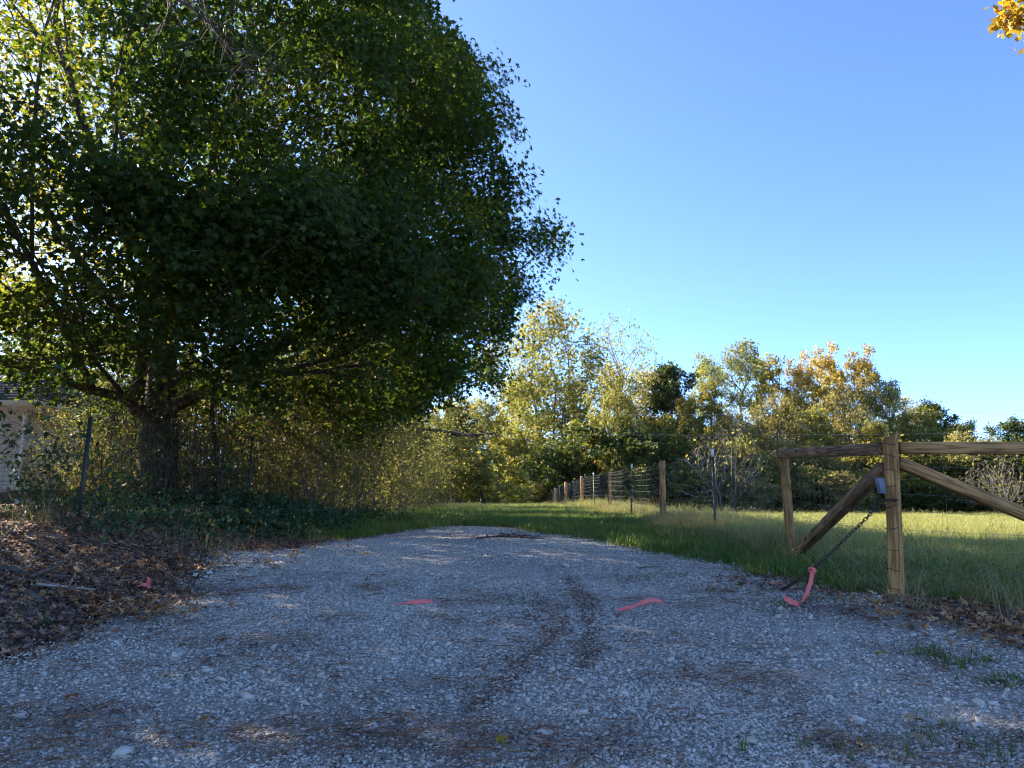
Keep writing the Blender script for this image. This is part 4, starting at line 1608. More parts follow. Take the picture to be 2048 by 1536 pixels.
FT['dbush'] = broad_tree(110, 4.4, .1, 2.6, .10, 240, 6136, 0.145, 'dark', 'stem', nl=12, stems=4, spread=.5)
FT['obush'] = broad_tree(111, 4.6, .1, 2.3, .09, 320, 4956, 0.119, 'olive', 'stem', nl=12, stems=5, spread=.5)
FT['bare'] = broad_tree(112, 5.0, .3, 3.0, .07, 1100, 500, .12, 'olive', 'stem_pale', nl=12, stems=7, spread=.6, tip=.005)
FT['palm'] = broad_tree(113, 11, 1.0, 3.0, .2, 330, 9440, 0.162, 'under', 'bark_far', nl=12)
PROTO_H = {k_: float(np.percentile(np.concatenate(v_[2].V)[:, 2], 98.5)) for k_, v_ in FT.items()}
_first = {}


def far(kind, px, topy, d, label, group=None, wid=1.0, name=None, cat='tree', rz=None):
    x = (px - 1024) / FPX * d * 1.0
    x = at(px, 1000, d)[0]
    zb = float(terr(x, d))
    H = at(px, topy, d)[2] - zb
    s = H / PROTO_H[kind]
    rz = R.random() * 6.28 if rz is None else rz
    nm = name or {'bush': 'shrub', 'dbush': 'shrub', 'obush': 'shrub', 'bare': 'bare_shrub'}.get(kind, 'deciduous_tree')
    if kind not in _first:
        _first[kind] = tree_obj(nm, FT[kind], (x, d, zb), rz, (s * wid, s * wid, s), label, group, cat)
        return _first[kind]
    o = copy_tree(_first[kind], (x, d, zb), rz, (s * wid, s * wid, s), label, cat, None, nm)
    if group:
        o['group'] = group
    elif 'group' in o:
        del o['group']
    return o


G = 'trees along the far side of the field'
far('spread', 1108, 622, 70, 'tall spreading yellow-green tree rising above the far end of the lane', G, .95)
far('sparse', 1245, 640, 78, 'tall nearly leafless tree with fine twigs against the sky', G, .85)
far('open', 1232, 738, 60, 'open tree with a single dark trunk standing in front of the leafless one', G, .78)
far('olive', 1296, 748, 74, 'brownish olive tree just left of the dark rounded tree', G, 1.)
far('dark', 1352, 738, 72, 'dark green rounded tree shaded on its right, behind the wooden fence post', G, .88)
far('thin', 1428, 716, 80, 'slim pale tree with a thin top right of the dark rounded tree', G, .8)
far('oval', 1432, 768, 68, 'lower yellow-green tree with a gap of sky beneath, right of the dark rounded tree', G, .7)
far('thin', 1492, 690, 72, 'tallest pale green tree in the middle of the field edge', G, .95)
far('oval', 1555, 722, 74, 'yellow-green tree left of the orange-topped trees', G, .75)
far('orange', 1612, 724, 71, 'orange-topped tree, leftmost of the three orange ones', G, .72)
far('orange', 1665, 706, 74, 'orange-topped tree, middle and tallest of the three orange ones', G, .8)
far('orange', 1738, 712, 71, 'orange and green tree, rightmost of the three, with a pale trunk', G, .85)
far('olive', 1700, 790, 66, 'grey-brown thinning tree below the orange tops', G, .95)
far('olive', 1560, 800, 65, 'grey-brown thinning tree below the yellow-green one', G, .9)
far('thin', 1792, 768, 70, 'pale tree at the right shoulder of the tree line above the gate post', G, .8)
far('dark', 1872, 812, 84, 'dark tree top peeping over the rounded yellow-green tree at the right', G, .9)
far('palm', 1848, 826, 66, 'rounded yellow-green tree right of the orange group', G, 1.15)
far('palm', 1905, 868, 64, 'low rounded green tree behind the right timber rail', G, 1.1)
far('dark', 2035, 846, 110, 'far dense green tree at the right edge, left one of the pair', G, 1.15)
far('dark', 2110, 838, 112, 'far dense green tree at the right edge, partly cut off', G, 1.2)
far('palm', 1990, 880, 84, 'green tree at the right edge below the cables', G, 1.1)
for px_, ty, d_, k_, w_, lab in ((1385, 800, 66, 'oval', .7, 'small yellow-green tree filling the gap right of the dark rounded tree'), (1330, 840, 62, 'palm', .9, 'bright green tree low in front of the dark rounded tree'),
                                (1270, 850, 64, 'olive', .9, 'brownish tree low between the single trunk and the dark tree'), (1640, 820, 63, 'oval', .9, 'yellow-green tree in front of the orange group'), (1480, 830, 64, 'olive', .9, 'grey-brown tree below the tallest pale tree'),
                                (1760, 850, 62, 'palm', 1.0, 'green tree behind the corner post'), (1820, 800, 76, 'olive', .8, 'brownish tree top between the pale and the rounded tree'), (1935, 850, 72, 'dark', 1.0, 'dark tree over the right timber rail'), (1960, 905, 60, 'palm', 1.1, 'green tree low behind the right brace'), (2070, 885, 66, 'dark', 1.0, 'dark green tree at the right edge behind the rail')):
    far(k_, px_, ty, d_, lab, G, w_)
# lane end and left of the lane
G2 = 'trees closing the far end of the lane'
far('oval', 1030, 770, 82, 'yellow-green tree at the lane end below the maple crown', G2, .9)
far('sparse', 1000, 742, 88, 'thin pinkish bare tree left of the tall spreading tree', G2, .7)
far('palm', 965, 806, 66, 'bright green tree left of the lane end', G2, 1.)
far('oval', 905, 800, 60, 'yellow-green tree over the hedge left of the lane end', G2, 1.)
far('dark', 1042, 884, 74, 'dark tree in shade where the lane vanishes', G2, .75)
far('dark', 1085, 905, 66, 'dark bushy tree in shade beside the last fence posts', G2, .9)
far('palm', 1005, 880, 70, 'green leafy tree left of the dark one at the lane end', G2, .9)
far('oval', 1150, 850, 62, 'yellow-green tree under the tall spreading tree', G2, .95)
far('palm', 1190, 880, 58, 'green tree behind the second wooden fence post', G2, 1.)
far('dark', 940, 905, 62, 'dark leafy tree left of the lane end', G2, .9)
G3 = 'yellow-lit trees behind the maple'
for px, ty, d, k, lab in ((-40, 560, 30, 'oval', 'sunlit yellow tree behind the maple at the left edge'), (90, 640, 34, 'palm', 'sunlit green tree behind the house roof'),
                          (210, 660, 30, 'oval', 'sunlit yellow tree behind the left limbs of the maple'), (330, 690, 36, 'palm', 'sunlit green tree straight behind the maple trunk'),
                          (450, 700, 33, 'oval', 'sunlit yellow tree right of the maple trunk'), (570, 730, 38, 'palm', 'sunlit green tree over the hedge right of the maple trunk'),
                          (690, 760, 42, 'oval', 'sunlit yellow tree over the middle of the hedge'), (800, 780, 48, 'palm', 'sunlit green tree over the right part of the hedge')):
    far(k, px, ty, d, lab, G3, 1.0)
for px_, ty, d_, k_, w_, lab in ((640, 560, 18.8, 'palm', .75, 'green tree standing in the hedge just right of the maple trunk'), (705, 580, 22.5, 'oval', .75, 'yellow-green tree standing in the hedge behind the maple crown'), (765, 650, 27.5, 'dark', .8, 'dark tree standing in the hedge halfway up the lane'),
                                (820, 800, 33, 'oval', .8, 'small yellow-green tree over the hedge farther up the lane'), (880, 812, 40, 'palm', .9, 'small green tree over the hedge near the lane end'), (925, 830, 48, 'dark', .9, 'small dark tree near the far end of the hedge')):
    far(k_, px_, ty, d_, lab, 'trees standing in the hedge', w_)
# low growth closing the ground behind the maple and the hedge
for i in range(15):
    px_ = -120 + i * 78
    far(('bush', 'obush', 'bush')[i % 3], px_, 905 + 14 * math.sin(i * 2.1), 46 + 7 * math.sin(i * 1.7), 'sunlit bush in the row far behind the maple and hedge', 'bushes far behind the hedge', 1.35, None, 'shrub')
for i in range(11):
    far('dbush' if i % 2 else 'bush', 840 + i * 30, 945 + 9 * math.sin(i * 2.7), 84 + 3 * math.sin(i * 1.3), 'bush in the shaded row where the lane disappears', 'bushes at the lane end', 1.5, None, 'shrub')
# thicket along the field edge
g = np.random.default_rng(77)
px = 1070
k = 0
while px < 2120:
    kind = ['bush', 'obush', 'bush', 'bush', 'obush', 'dbush'][int(g.integers(0, 6))]
    if px < 1260 and kind == 'obush':
        kind = 'dbush'
    if px > 1800 and g.random() < .6:
        kind = 'dbush'
    lab = {'bush': 'yellow-green shrub in the thicket along the far edge of the field', 'obush': 'brownish shrub in the thicket along the far edge of the field', 'dbush': 'dark green shrub in the thicket along the far edge of the field'}[kind]
    far(kind, px, 890 + g.normal() * 16, 60 + g.normal() * 2.0, lab, lab.split(' ')[0] + ' thicket shrubs', 1.1 + .2 * g.random(), None, 'shrub')
    px += 36 + g.random() * 22
for i in range(16):
    px = 1090 + i * 64 + g.random() * 20
    far('bush' if (px < 1760 and i % 3) else 'dbush' if i % 3 else 'obush', px, 945 + g.normal() * 10, 56.5 + g.normal(), 'low shrub at the foot of the thicket beyond the field', 'low shrubs at the field edge', 1.7, None, 'shrub')
far('bare', 1452, 862, 54, 'grey leafless multi-stemmed shrub behind the white-tipped steel post', None, .95, None, 'shrub')
far('bare', 2000, 915, 52, 'grey leafless shrub at the field edge near the right edge', None, .9, None, 'shrub')


# ------------------------------------------------------------------ hedge along the left of the lane
def wand_shrub(seed, H, rx, n_w, n_leaf, ls, leafm='hedge', stemm='stem', twigs=6):
    """multi-stemmed crooked shrub, leafy down to the ground"""
    g = np.random.default_rng(seed)
    st, lf_ = MB(), MB()
    pts = []
    for i in range(n_w):
        a = g.random() * 6.28
        b0 = np.array([math.cos(a), math.sin(a), 0]) * rx * .75 * math.sqrt(g.random())
        b0[2] = -.1
        h = H * (.35 + .65 * g.random() ** .8)
        a2 = a + g.normal() * .9
        out = rx * (.15 + .6 * g.random())
        d = np.array([math.cos(a2) * out, math.sin(a2) * out, h])
        ctl = [b0]
        for f in (.25, .5, .75, 1.0):
            ctl.append(b0 + d * np.array([f ** 1.5, f ** 1.5, f ** .85]) + g.normal(size=3) * np.array([.17, .17, .08]) * (.4 + f) * min(1, H / 3))
        ctl.append(ctl[-1] + np.array([math.cos(a2), math.sin(a2), -.25 + .5 * g.random()]) * .35 * g.random())
        P = curve(ctl, 13)
        r0 = .004 + .007 * g.random() ** 2
        st.tube(P, np.linspace(r0, .0022, 13), 4, None, False)
        pts.append(P[2:])
        for _ in range(twigs):
            q = P[int(g.integers(1, 12))]
            dd = g.normal(size=3) * np.array([1, 1, .8]) + np.array([0, 0, .15])
            dd /= np.linalg.norm(dd)
            ln = (.2 + .65 * g.random()) * min(1, H / 2.5)
            W = curve([q, q + dd * ln * .5 + g.normal(size=3) * .03, q + dd * ln + np.array([0, 0, -.12 * g.random()])], 6)
            st.tube(W, np.linspace(.0036, .0014, 6), 3, None, False)
            pts.append(W[1:])
    A = np.concatenate(pts)
    A = A[A[:, 2] > .02]
    k = g.integers(0, len(A), n_leaf)
    C = A[k] + g.normal(size=(n_leaf, 3)) * .085
    tone = g.random(len(A))
    leaves_into(lf_, C, ls * (.6 + .8 * g.random(n_leaf)), tmpl_leaf(.5), .25, np.clip(.55 * g.random(n_leaf) + .45 * tone[k], 0, 1), g, .4)
    return st, lf_, leafm, stemm


def shrub_obj(name, geo, loc, label, group=None):
    st, lf_, leafm, stemm = geo
    r = empty(name, loc, 0, label, 'shrub', group)
    tag(st.build('stems', M[stemm], r, True), kind='stuff')
    tag(lf_.build('foliage', M[leafm], r), kind='stuff')
    return r


HG = 'arching shrubs of the hedge left of the lane'
hp = [shrub_obj('hedge_shrub', wand_shrub(201, 3.1, 1.5, 65, 9000, .065, 'hedge', 'stem', 9), (-4.3, 13.6, float(terr(-4.3, 13.6))), 'nearest arching shrub of the hedge, right of the maple trunk', HG),
      shrub_obj('hedge_shrub', wand_shrub(202, 3.3, 1.4, 75, 8000, .055, 'hedge', 'stem', 10), (-3.9, 15.0, float(terr(-3.9, 15.0))), 'dense brownish shrub, second along the hedge', HG),
      shrub_obj('hedge_shrub', wand_shrub(203, 3.0, 1.4, 65, 8500, .065, 'under', 'stem', 9), (-4.0, 17.6, float(terr(-4.0, 17.6))), 'sunlit yellow-green shrub, third along the hedge', HG)]
spots = [(1, -5.9, 13.6, .5, 'shrub set back behind the nearest hedge shrub'), (0, -5.5, 15.8, .55, 'low shrub at the back of the hedge behind the second one'), (2, -5.8, 18.4, .6, 'low sunlit shrub at the back of the hedge, middle'),
         (0, -4.1, 20.2, 1.15, 'fourth shrub along the hedge beside the lane'), (1, -5.9, 21.5, .6, 'low brownish shrub at the back of the hedge'), (2, -4.3, 22.8, 1.15, 'fifth shrub along the hedge, yellow-green and arching'),
         (1, -4.2, 25.4, .9, 'sixth shrub along the hedge, low and brownish'), (2, -4.4, 28.4, .95, 'seventh shrub along the hedge, sunlit'), (0, -4.4, 31.8, 1.0, 'eighth shrub along the hedge'),
         (2, -4.6, 35.5, 1.1, 'ninth shrub along the hedge, sunlit'), (1, -5.0, 39.5, 1.1, 'tenth shrub along the hedge'), (0, -5.0, 44, 1.3, 'eleventh shrub along the hedge'), (2, -4.8, 49, 1.4, 'last sunlit shrub at the far end of the hedge'),
         (2, -6.8, 26, 1.2, 'sunlit shrub at the back of the hedge, far part'), (0, -7.2, 31, 1.3, 'shrub at the back of the hedge, far part'),
         (2, -7.4, 15.4, .7, 'sunlit shrub left of the maple trunk behind the wire fence'), (2, -8.1, 16.6, .7, 'sunlit shrub beside the plank rail'), (0, -6.6, 12.3, .55, 'low shrub at the foot of the old wire fence'),
         (2, -10.2, 21.5, .8, 'sunlit shrub just right of the corner of the house'), (2, -7.0, 20.5, .75, 'sunlit shrub showing left of the maple trunk, farther back')]
for k, x, y, s, lab in spots:
    copy_tree(hp[k], (x, y, float(terr(x, y)) - .02), R.random() * 6.28, (s * (.9 + .3 * R.random()), s * (.9 + .3 * R.random()), s * (.7 + .6 * R.random())), lab, 'shrub', HG, 'hedge_shrub')

# tangle of vines over the maple trunk
V1 = wand_shrub(211, 3.9, 1.45, 45, 2600, .06, 'ivy', 'stem', 10)
vt = shrub_obj('vine_tangle', V1, (-5.55, 12.2, float(terr(-5.55, 12.2))), 'dense twiggy vine tangle climbing over the maple trunk')
copy_tree(vt, (-4.75, 12.1, float(terr(-4.75, 12.1))), 2.0, (.7, .7, .4), 'lower leafy vine tangle between the maple trunk and the hedge', 'shrub', None, 'vine_tangle')
copy_tree(vt, (-6.7, 12.0, float(terr(-6.7, 12.0))), 4.1, (.55, .55, .36), 'low vine tangle just left of the maple trunk', 'shrub', None, 'vine_tangle')
V2 = wand_shrub(212, 1.5, .7, 16, 420, .10, 'ivy', 'stem', 3)
v2 = shrub_obj('vine_shrub', V2, (-5.75, 7.6, float(terr(-5.75, 7.6))), 'broad-leaved vine growing on the fence before the house wall')
copy_tree(v2, (-5.0, 8.8, float(terr(-5.0, 8.8))), 1.2, .8, 'broad-leaved vine left of the dark steel post', 'shrub', None, 'vine_shrub')
copy_tree(v2, (-4.3, 12.0, float(terr(-4.3, 12.0))), 2.6, .55, 'low leafy plant right of the maple foot', 'shrub', None, 'vine_shrub')
copy_tree(v2, (-5.7, 11.4, float(terr(-5.7, 11.4))), 4.0, .5, 'low leafy plant just before the maple foot', 'shrub', None, 'vine_shrub')
copy_tree(v2, (-5.2, 6.6, float(terr(-4.9, 6.3))), 5.0, .45, 'dead-stemmed weed clump on the bank at the left edge', 'shrub', None, 'vine_shrub')

# slim sapling right of the maple trunk
m = MB()
sp = curve([(-5.15, 13.4, float(terr(-5.15, 13.4)) - .1), (-5.1, 13.4, 1.8), (-5.2, 13.3, 2.8), (-5.0, 13.4, 4.2)], 14)
m.tube(sp, np.linspace(.06, .025, 14), 7)
tag(m.build('sapling', M['bark']), 'slim reddish sapling trunk close to the right of the maple trunk', 'tree')
# broken dead limb hanging over the hedge by the lane
dl = empty('dead_limb', at(930, 862, 27), 0, 'dark broken limb caught in the hedge beside the lane', 'branch')
m = MB()
m.tube(curve([at(835, 857, 27), at(880, 862, 27), at(905, 866, 27), at(935, 870, 26.8), at(975, 868, 26.6), at(1010, 860, 26.4)], 20), np.concatenate([np.linspace(.03, .085, 9), np.linspace(.075, .012, 11)]), 7)
m.tube(curve([at(915, 868, 27), at(950, 876, 26.6), at(985, 884, 26.2)], 8), np.linspace(.04, .008, 8), 5)
for k in range(10):
    q = at(890 + k * 12, 866, 26.8)
    dd = R.normal(size=3) * .5
    m.tube(curve([q, q + dd * .6, q + dd + [0, 0, -.15]], 5), np.linspace(.012, .004, 5), 4)
P_(m.build('limb', M['bark'], None, True), dl)


# ------------------------------------------------------------------ scattered stuff (instanced patches)
def scatter(name, protos, mat, pos, nrm, spin, scale, label, cat=None, vscale=None):
    """one object: patches of many small pieces set on the ground"""
    col = bpy.data.collections.new(name + '_patches')
    for i, me in enumerate(protos):
        me.materials.clear()
        me.materials.append(mat)
        col.objects.link(bpy.data.objects.new('%s_patch_%02d' % (name, i), me))
    n = len(pos)
    me = bpy.data.meshes.new(name)
    me.vertices.add(n)
    me.vertices.foreach_set('co', np.asarray(pos, np.float32).ravel())
    eul = np.empty((n, 3), np.float32)
    for i in range(n):
        q = Vector(nrm[i]).to_track_quat('Z', 'Y') @ Quaternion((0, 0, 1), float(spin[i]))
        eul[i] = q.to_euler()
    sc = np.asarray(scale, np.float32)
    if sc.ndim == 1:
        sc = np.repeat(sc[:, None], 3, 1)
    if vscale is not None:
        sc = sc * np.stack([np.ones(n), np.ones(n), vscale], -1)
    for nm, typ, dat, key in (('rot', 'FLOAT_VECTOR', eul, 'vector'), ('scl', 'FLOAT_VECTOR', sc.astype(np.float32), 'vector'), ('idx', 'INT', R.integers(0, len(protos), n).astype(np.int32), 'value')):
        a = me.attributes.new(nm, typ, 'POINT')
        a.data.foreach_set(key, dat.ravel())
    o = bpy.data.objects.new(name, me)
    COL.objects.link(o)
    ng = bpy.data.node_groups.new(name, 'GeometryNodeTree')
    ng.interface.new_socket('Geometry', in_out='INPUT', socket_type='NodeSocketGeometry')
    ng.interface.new_socket('Geometry', in_out='OUTPUT', socket_type='NodeSocketGeometry')
    gi, go = ng.nodes.new('NodeGroupInput'), ng.nodes.new('NodeGroupOutput')
    ip = ng.nodes.new('GeometryNodeInstanceOnPoints')
    ci = ng.nodes.new('GeometryNodeCollectionInfo')
    ci.inputs['Collection'].default_value = col
    ci.inputs['Separate Children'].default_value = True
    ci.inputs['Reset Children'].default_value = True
    ip.inputs['Pick Instance'].default_value = True

    def na(nm, typ):
        q = ng.nodes.new('GeometryNodeInputNamedAttribute')
        q.data_type = typ
        q.inputs['Name'].default_value = nm
        return q.outputs['Attribute']
    er = ng.nodes.new('FunctionNodeEulerToRotation')
    ng.links.new(na('rot', 'FLOAT_VECTOR'), er.inputs[0])
    ng.links.new(gi.outputs[0], ip.inputs['Points'])
    ng.links.new(ci.outputs[0], ip.inputs['Instance'])
    ng.links.new(na('idx', 'INT'), ip.inputs['Instance Index'])
    ng.links.new(er.outputs[0], ip.inputs['Rotation'])
    ng.links.new(na('scl', 'FLOAT_VECTOR'), ip.inputs['Scale'])
    ng.links.new(ip.outputs[0], go.inputs[0])
    md = o.modifiers.new('scatter', 'NODES')
    md.node_group = ng
    return tag(o, label, cat, None, 'stuff')


def disc(n, r, g):
    a = g.random(n) * 6.283
    q = np.sqrt(g.random(n)) * r
    return np.stack([q * np.cos(a), q * np.sin(a)], -1)


_ICO = None


def ico():
    global _ICO
    if _ICO is None:
        import bmesh
        b = bmesh.new()
        bmesh.ops.create_icosphere(b, subdivisions=1, radius=1)
        b.verts.ensure_lookup_table()
        V = np.array([v.co[:] for v in b.verts])
        F = np.array([[v.index for v in f.verts] for f in b.faces])
        b.free()
        _ICO = (V, F)
    return _ICO


def stone_geo(g, s):
    V, F = ico()
    V = V * (1 + .28 * g.normal(size=(len(V), 1)))
    V = np.clip(V, -.8, .85)
    V = V * np.array([1.15, .85, .5 + .25 * g.random()]) * s
    a = g.random() * 6.28
    c, q = math.cos(a), math.sin(a)
    V = V @ np.array([[c, q, 0], [-q, c, 0], [0, 0, 1]])
    t = g.normal(size=2) * .25
    V[:, 2] += V[:, 0] * t[0] + V[:, 1] * t[1]
    return V, F


def stone_patch(seed, n, r, smin, smax, pw=2.2):
    g = np.random.default_rng(seed)
    m = MB()
    for (x, y) in disc(n, r, g):
        s = smin + (smax - smin) * g.random() ** pw
        V, F = stone_geo(g, s)
        m.add(V + [x, y, s * .15], [F], g.random())
    return m.mesh('stones')


def leaf_patch(seed, n, r, smin, smax, tmpl=STAR, up=.72, h=.03, curl=.8):
    g = np.random.default_rng(seed)
    m = MB()
    V0, P0 = tmpl
    for (x, y) in disc(n, r, g):
        s = smin + (smax - smin) * g.random()
        b, t, nn = frames(1, up, g)
        c = curl * g.normal()
        Z = V0[:, 2] + c * (V0[:, 0] ** 2) * 1.6 + curl * g.normal() * (V0[:, 1] - .4) ** 2 * .8
        V = s * (V0[:, :1] * b + V0[:, 1:2] * t + Z[:, None] * nn) + np.array([x, y, .006 + h * g.random()])
        m.add(V, [P0], g.random())
    return m.mesh('leaves')


def grass_patch(seed, n, r, hmin, hmax, wd, bend=.5, clump=0, seedhead=0.):
    g = np.random.default_rng(seed)
    XY = disc(n, r, g)
    if clump:
        cc = disc(clump, r, g)
        XY = cc[g.integers(0, clump, n)] + g.normal(size=(n, 2)) * r * .12
    h = hmin + (hmax - hmin) * g.random(n) ** 1.5
    a = g.random(n) * 6.283
    bd = bend * (.3 + g.random(n)) * h
    dx, dy = np.cos(a), np.sin(a)
    w = wd * (.6 + .8 * g.random(n))
    px, py = -dy * w / 2, dx * w / 2
    V = np.empty((n, 5, 3))
    z0 = -.02
    V[:, 0] = np.stack([XY[:, 0] + px, XY[:, 1] + py, np.full(n, z0)], -1)
    V[:, 1] = np.stack([XY[:, 0] - px, XY[:, 1] - py, np.full(n, z0)], -1)
    mx, my = XY[:, 0] + dx * bd * .35, XY[:, 1] + dy * bd * .35
    V[:, 2] = np.stack([mx - px * .8, my - py * .8, h * .6], -1)
    V[:, 3] = np.stack([mx + px * .8, my + py * .8, h * .6], -1)
    V[:, 4] = np.stack([XY[:, 0] + dx * bd, XY[:, 1] + dy * bd, h * (1 - .25 * bend * g.random(n))], -1)
    i = np.arange(n)[:, None] * 5
    m = MB()
    m.add(V.reshape(-1, 3), [i + np.array([[0, 1, 2, 3]]), i + np.array([[3, 2, 4]])], np.repeat(g.random(n), 5))
    if seedhead:
        k = np.where(g.random(n) < seedhead)[0]
        C = np.repeat(V[k, 4], 5, 0) + g.normal(size=(len(k) * 5, 3)) * np.array([.02, .02, .035])
        leaves_into(m, C, .018, tmpl_leaf(.5), .1, .7 + .3 * g.random(len(C)), g)
    return m.mesh('blades')


def needle_patch(seed, n, r, l0, l1, wd, dark=.5):
    g = np.random.default_rng(seed)
    m = MB()
    cdir = g.normal() * .3
    for (x, y) in disc(n, r, g):
        a = cdir + g.normal() * .7
        ln = l0 + (l1 - l0) * g.random()
        b = g.normal() * .25
        P = [(x, y), (x + math.cos(a) * ln * .5, y + math.sin(a) * ln * .5), (x + math.cos(a + b) * ln, y + math.sin(a + b) * ln)]
        q = (-math.sin(a) * wd, math.cos(a) * wd)
        z = .008 + .014 * g.random(3)
        V = [(P[0][0], P[0][1], z[0]), (P[1][0] + q[0], P[1][1] + q[1], z[1] + .004), (P[2][0], P[2][1], z[2]), (P[1][0] - q[0], P[1][1] - q[1], z[1] + .006)]
        m.add(V, [[(0, 1, 2, 3)]], g.random())
    return m.mesh('needles')


def place(n, fx, fy, keep, g):
    X = np.concatenate([fx(n)])
    Y = np.concatenate([fy(n)])
    k = keep(X, Y) > g.random(n)
    return X[k], Y[k]


def xyz(X, Y, dz=0.):
    return np.stack([X, Y, ground_z(X, Y) + dz], -1), tnormal(X, Y)


def in_view(X, Y, m=1.25, pad=.6):
    return np.abs(X) < Y * .68 * m + pad


g = np.random.default_rng(900)
# --- gravel stones: density falls with distance
n = 6500
Yg = 1.6 + (12.8 - 1.6) * g.random(n) ** 1.9
Xg = g.uniform(-4.5, 4.5, n)
k = (drive_mask(Xg, Yg) > .10) & in_view(Xg, Yg, 1.1, .3)
k &= g.random(n) > dirt_amount(Xg, Yg) * 1.3
k &= g.random(n) < .35 + .9 * smooth(-.35, .45, wob(Xg, Yg, .8, 5.))
Xg, Yg = Xg[k], Yg[k]
pos, nr = xyz(Xg, Yg)
scatter('gravel', [stone_patch(300 + i, 170, .32, .0025, .0105, 1.8) for i in range(6)], M['stone'], pos, nr, g.random(len(Xg)) * 6.28, .8 + .35 * g.random(len(Xg)), 'loose crushed grey limestone gravel covering the drive', 'gravel')
# coarser stones
n = 300
Yg = 1.8 + (9 - 1.8) * g.random(n) ** 1.6
Xg = g.uniform(-4, 3.6, n)
k = (drive_mask(Xg, Yg) > .02) & in_view(Xg, Yg, 1.1, .3)
Xg, Yg = Xg[k], Yg[k]
pos, nr = xyz(Xg, Yg)
scatter('coarse_gravel', [stone_patch(320 + i, 6, .34, .009, .022, 2.5) for i in range(5)], M['stone'], pos, nr, g.random(len(Xg)) * 6.28, .8 + .5 * g.random(len(Xg)), 'coarser pale stones lying among the fine gravel', 'gravel')

# --- leaf litter on the left bank, under the gate brace and in the right ditch
n = 6500
Xl = g.uniform(-10, 4.4, n)
Yl = 2.4 + 14.6 * g.random(n) ** 1.3


def litter_keep(x, y):
    sdv = drive_mask(x, y)
    left = (x < 0) * smooth(.10, -.15, sdv) * (1 - .75 * smooth(11.5, 15, y)) * (1 - .8 * smooth(-3.4, -2.2, x) * smooth(9.5, 12, y))
    right = (x > 1.2) * smooth(.05, -.1, sdv) * (1 - smooth(4.9, 5.5, y)) * .9
    brace = np.exp(-(((x - 2.35) / .45) ** 2 + ((y - 6.3) / .55) ** 2)) * .7
    bare = np.exp(-(((x + 3.0) / .5) ** 2 + ((y - 4.75) / .32) ** 2))      # bare soil of the root mound
    return np.clip(left + right + brace, 0, 1) * (1 - .9 * bare) * in_view(x, y, 1.1, 1.0)


k = litter_keep(Xl, Yl) > g.random(n)
Xl, Yl = Xl[k], Yl[k]
pos, nr = xyz(Xl, Yl)
scatter('leaf_litter', [leaf_patch(340 + i, 95, .36, .03, .07, STAR, .78, .02, .7) for i in range(6)], M['litter'], pos, nr, g.random(len(Xl)) * 6.28, .8 + .4 * g.random(len(Xl)), 'brown fallen leaves carpeting the bank under the maple', 'leaf litter')
# bigger fresher leaves heaped near the left ribbon and in the ditch at the right
hx, hy = [], []
for (px, py, s, c) in ((255, 1215, .28, 26), (180, 1215, .3, 24), (330, 1130, .4, 16), (380, 1140, .35, 10), (1900, 1225, .3, 30), (1990, 1250, .3, 30), (1720, 1165, .25, 16), (2040, 1290, .2, 16), (600, 1110, .5, 12), (100, 1110, .4, 14)):
    h = hit(px, py)
    hx += list(h[0] + g.normal(size=c) * s)
    hy += list(h[1] + g.normal(size=c) * s * .7)
hx, hy = np.array(hx), np.array(hy)
pos, nr = xyz(hx, hy, .012)
scatter('fresh_leaves', [leaf_patch(350 + i, 5, .16, .05, .085, STAR, .78, .03, .8) for i in range(6)], M['fresh'], pos, nr, g.random(len(hx)) * 6.28, .8 + .4 * g.random(len(hx)), 'larger tan and russet maple leaves heaped at the edges of the drive', 'leaf litter')
# broken leaf crumbs over the dirt patches and the drive edge
cx, cy_ = [], []
for (x, y, r, s) in _PATCH_W:
    c = int(34 * r)
    cx += list(x + g.normal(size=c) * r * .6)
    cy_ += list(y + g.normal(size=c) * r * .45)
for pl in _RUT_W:
    for a, b in zip(pl[:-1], pl[1:]):
        for f in np.linspace(0, 1, 9):
            cx.append(a[0] + (b[0] - a[0]) * f + g.normal() * .02)
            cy_.append(a[1] + (b[1] - a[1]) * f + g.normal() * .03)
n = 700
ex, ey = g.uniform(-3.6, 3.2, n), g.uniform(2.5, 13, n)
sdv = drive_mask(ex, ey)
k = (np.abs(sdv - .1) < .45) & (g.random(n) < .7)
cx = np.concatenate([cx, ex[k]])
cy_ = np.concatenate([cy_, ey[k]])
pos, nr = xyz(cx, cy_, .004)
scatter('leaf_crumbs', [leaf_patch(360 + i, 16, .07, .008, .026, LEAF, .7, .008, 1.) for i in range(5)], M['litter'], pos, nr, g.random(len(cx)) * 6.28, .8 + .5 * g.random(len(cx)), 'dark crumbled leaf bits gathered in ruts and patches on the gravel', 'leaf litter')
